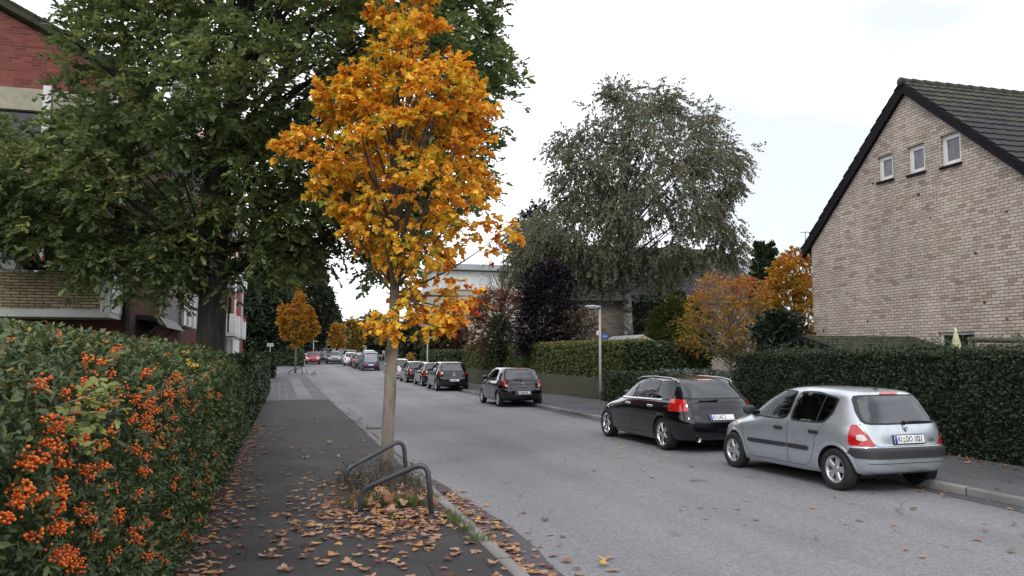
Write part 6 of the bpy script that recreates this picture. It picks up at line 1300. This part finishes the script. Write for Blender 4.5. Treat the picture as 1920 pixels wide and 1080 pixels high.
car('parked_car', 'black three door hatchback with round emblem parked alone before the picket fence', 'cars parked along the right kerb', HATCH(4.0, 1.71, 1.49), put(7.5, 29.3, yaw, 1.71, .63), yaw, 'black', 4.0, 1.71, 1.49, 2.51, .63, .305, .21, plate=('KI', 'MS', '694'), pz=.53, side='3', extra=corsa_extra,
    tail=[('r', .52, .72), ('r', .58, .86), ('r', .67, 1.0), ('s', .34, .98), ('s', .2, .84), ('r', .7, .72)])
def altea_extra(t, B, sc, sy, sz, sw):
    seam('door_seam', B, sc([(1.585, .27), (1.59, .92), (1.51, 1.335)]), 'side', t, both=True, wd=.008); handles(t, B, sy, sz, [1.2*sy, 2.05*sy], .9, 'black')
    y = float(B.yr(.93)); script(t, 'emblem', 'S', .12, 0, .93, B, 'chrome', .014); script(t, 'model_script', 'ALTEA', .055, 0, .84, B, 'chrome', .012)
    seam('tailgate_seam', B, [(-.62, .62), (.62, .62)], 'rear', t, wd=.014)
    m = MB(); m.tube([(0, .7, 1.55), (0, .62, 1.7)], .005, 6); m.build('aerial', CM['rubber'], t, local=True)
car('parked_car', 'black tall hatchback with red tail lamps, first of the close row of black cars', 'cars parked along the right kerb', HATCH(4.28, 1.77, 1.57), put(7.5, 42.6, R(0), 1.77, .75), R(0), 'black', 4.28, 1.77, 1.57, 2.58, .75, .32, .22, plate=('KI', 'SE', '861'), pz=.58, side='5', extra=altea_extra, style='twin',
    tail=[('r', .6, .8), ('r', .58, .92), ('r', .66, .97), ('s', .25, .96), ('s', .2, .84), ('r', .74, .79)])
GR = 'cars parked along the right kerb'
def simplecar(label, px_l, Y, col, L=4.2, W=1.74, H=1.46, yaw=0., est=False, side='5', d=1, x=None, group=GR, tail=None):
    X = x if x is not None else px_l; return car('parked_car', label, group, HATCH(L, W, H), put(X, Y, yaw, W, .7), yaw, col, L, W, H, 2.58*L/4.2, .72, .31, .215, side=side, detail=d, pz=.6, tail=tail)
simplecar('black hatchback second in the close row of black cars', 7.62, 48.3, 'black', yaw=R(.5))
simplecar('black car third in the row, seen in front of the white one', 7.42, 53.6, 'black', 4.5, 1.76, 1.44, yaw=R(.5), side='estate')
simplecar('white car mostly hidden by the maple trunk at the far end of the black row', 7.05, 60.3, 'white', 4.0, 1.7, 1.5)
# blue van with a grey sheet in its rear window
def van_extra(t, B, sc, sy, sz, sw):
    panel('window_sheet', B, [(-.62, .86), (.62, .86), (.58, 1.6), (-.58, 1.6)], 'rear', .02, 'sheet', t, rnd_=False); panel('tailgate_panel', B, [(-.66, .5), (.66, .5), (.66, .84), (-.66, .84)], 'rear', .014, 'grey', t, rnd_=False)
    for s_ in (-1, 1): panel('tail_light', B, [(s_*.3, .5), (s_*.62, .5), (s_*.62, .62), (s_*.3, .62)], 'rear', .022, 'tail', t, rnd_=False)
def VAN():
    s = HATCH(4.14, 1.74, 1.82); s['rear'] = [(.22, .1), (.4, 0), (.6, 0), (.8, .03), (1.2, .06), (1.6, .12), (1.72, .18), (1.78, .4), (1.81, .8), (1.82, 1.4)]; s['nr'] = [(.22, 8), (1.82, 6)]
    s['width'] = [(.22, .78), (.4, .85), (.9, .87), (1.2, .84), (1.6, .77), (1.72, .72), (1.78, .6), (1.81, .4), (1.82, .05)]; return s
car('parked_van', 'blue van with a grey sheet hung behind its rear window', 'cars parked along the right kerb', VAN(), put(6.5, 77.8, 0, 1.74, .7), 0, 'vanblue', 4.14, 1.74, 1.82, 2.69, .7, .31, .2, side='van', pz=.57, extra=van_extra, detail=1, cat='van', rearwin=[(-.6, .7), (.6, .7), (.58, 1.22), (-.58, 1.22)], tail=[('r', .78, .6), ('r', .78, .66), ('s', .1, .66), ('s', .1, .6)])
simplecar('dark car directly in front of the blue van', 6.25, 83.2, 'darkblue', 4.2, 1.74, 1.5, d=1)
simplecar('dark car before the white hatchback in the far right row', 6.2, 88.5, 'black', 4.2, 1.74, 1.5, d=1)
simplecar('white hatchback with red tail lamps beyond the far dark cars', 5.75, 92.0, 'white', 3.9, 1.7, 1.48, d=1)
simplecar('dark estate far down the right kerb behind the white hatchback', 6.5, 104, 'black', 4.6, 1.8, 1.5, d=0)
simplecar('white car between the blue van and the silver box truck', 8.3, 98, 'white', 4.2, 1.75, 1.6, d=0)
FG = 'cars at the far left of the street'
def oncoming(label, xc, Y, col, L=4.1, W=1.7, H=1.47, d=1):
    return car('parked_car', label, FG, HATCH(L, W, H), (xc, Y+L, g(Y+L)), math.pi, col, L, W, H, 2.5, .7, .3, .2, detail=d, pz=.6)
xr_ = lambda px, Y: at(px, 690, Y).x
t = oncoming('red car facing us at the left kerb far down the street', xr_(587, 95), 95, 'red', 3.9, 1.68, 1.5)
m = MB(); 
oncoming('grey blue car facing us in the middle of the far roadway', xr_(627, 95.5), 95.5, 'grey', 4.3, 1.8, 1.5)
oncoming('dark car parked behind the red one on the left', xr_(602, 101), 101, 'darkblue', 4.3, 1.75, 1.5)
oncoming('pale blue car behind the dark one on the far left', xr_(613, 108), 108, 'lightblue', 4.0, 1.7, 1.5, 0)
oncoming('dark car at the very end of the left row', xr_(582, 112), 112, 'darkblue', 4.2, 1.75, 1.6, 0)
tc_ = car('parked_car', 'dark car with orange red tail half hidden behind the left hedge', FG, HATCH(4.3, 1.75, 1.45), (at(513, 665, 62).x, 62, .95), R(100), 'grey', 4.3, 1.75, 1.45, 2.6, .8, .31, .21, detail=1, tail=[('r', .45, .62), ('r', .5, .98), ('s', .5, .97), ('s', .45, .7)])
tc_.location = (at(511, 668, 60).x, 62.6, .62); tc_.rotation_euler = (0, 0, R(75))
# box truck with a dark curved front roof
tk = thing('box_truck', 'silver box truck with dark rounded top beyond the blue van', 'truck', (8.6, 104, g(104)))
q0, q1 = at(687, 690, 104), at(722, 690, 104); zt = at(700, 646, 104).z; zm = at(700, 657, 104).z; zb_ = g(104)+.6
m = MB(); m.box(((q0.x+q1.x)/2, 107, (zb_+zm)/2), (q1.x-q0.x, 6, zm-zb_), bev=.08); m.build('box', CM['silver'], tk)
m = MB(); xs = [(q0.x, zm+.002), (q1.x, zm+.002), (q1.x, zm+.3), (q1.x-.25, zt-.15), (q1.x-.7, zt), (q0.x+.1, zt-.05), (q0.x, zt-.2)]; m.prism([(x, 103.97, z) for x, z in xs], (0, 6, 0)); m.build('roof', CM['black'], tk)
m = MB()
for y in (104.5, 108.5):
    for x in (q0.x+.2, q1.x-.2): m.lathe([(.2, -.12), (.44, -.12), (.46, 0), (.44, .12), (.2, .12)], (x, y, g(y)+.45), 'X', 20)
m.build('wheels', CM['tyre'], tk)
m = MB(); m.box(((q0.x+q1.x)/2, 103.96, zb_+.55), (1.6, .05, .5), bev=.02); m.build('rear_window', CM['glass'], tk)
for s_ in (-1, 1): m = MB(); m.box(((q0.x+q1.x)/2+s_*.95, 103.95, zb_+.25), (.2, .05, .3), bev=.02); m.build('tail_light', CM['tail'], tk)

for o in COL.objects:
    if o.parent is not None and o.name.split('.')[0] in ('flowers', 'twigs'): o['kind'] = 'stuff'
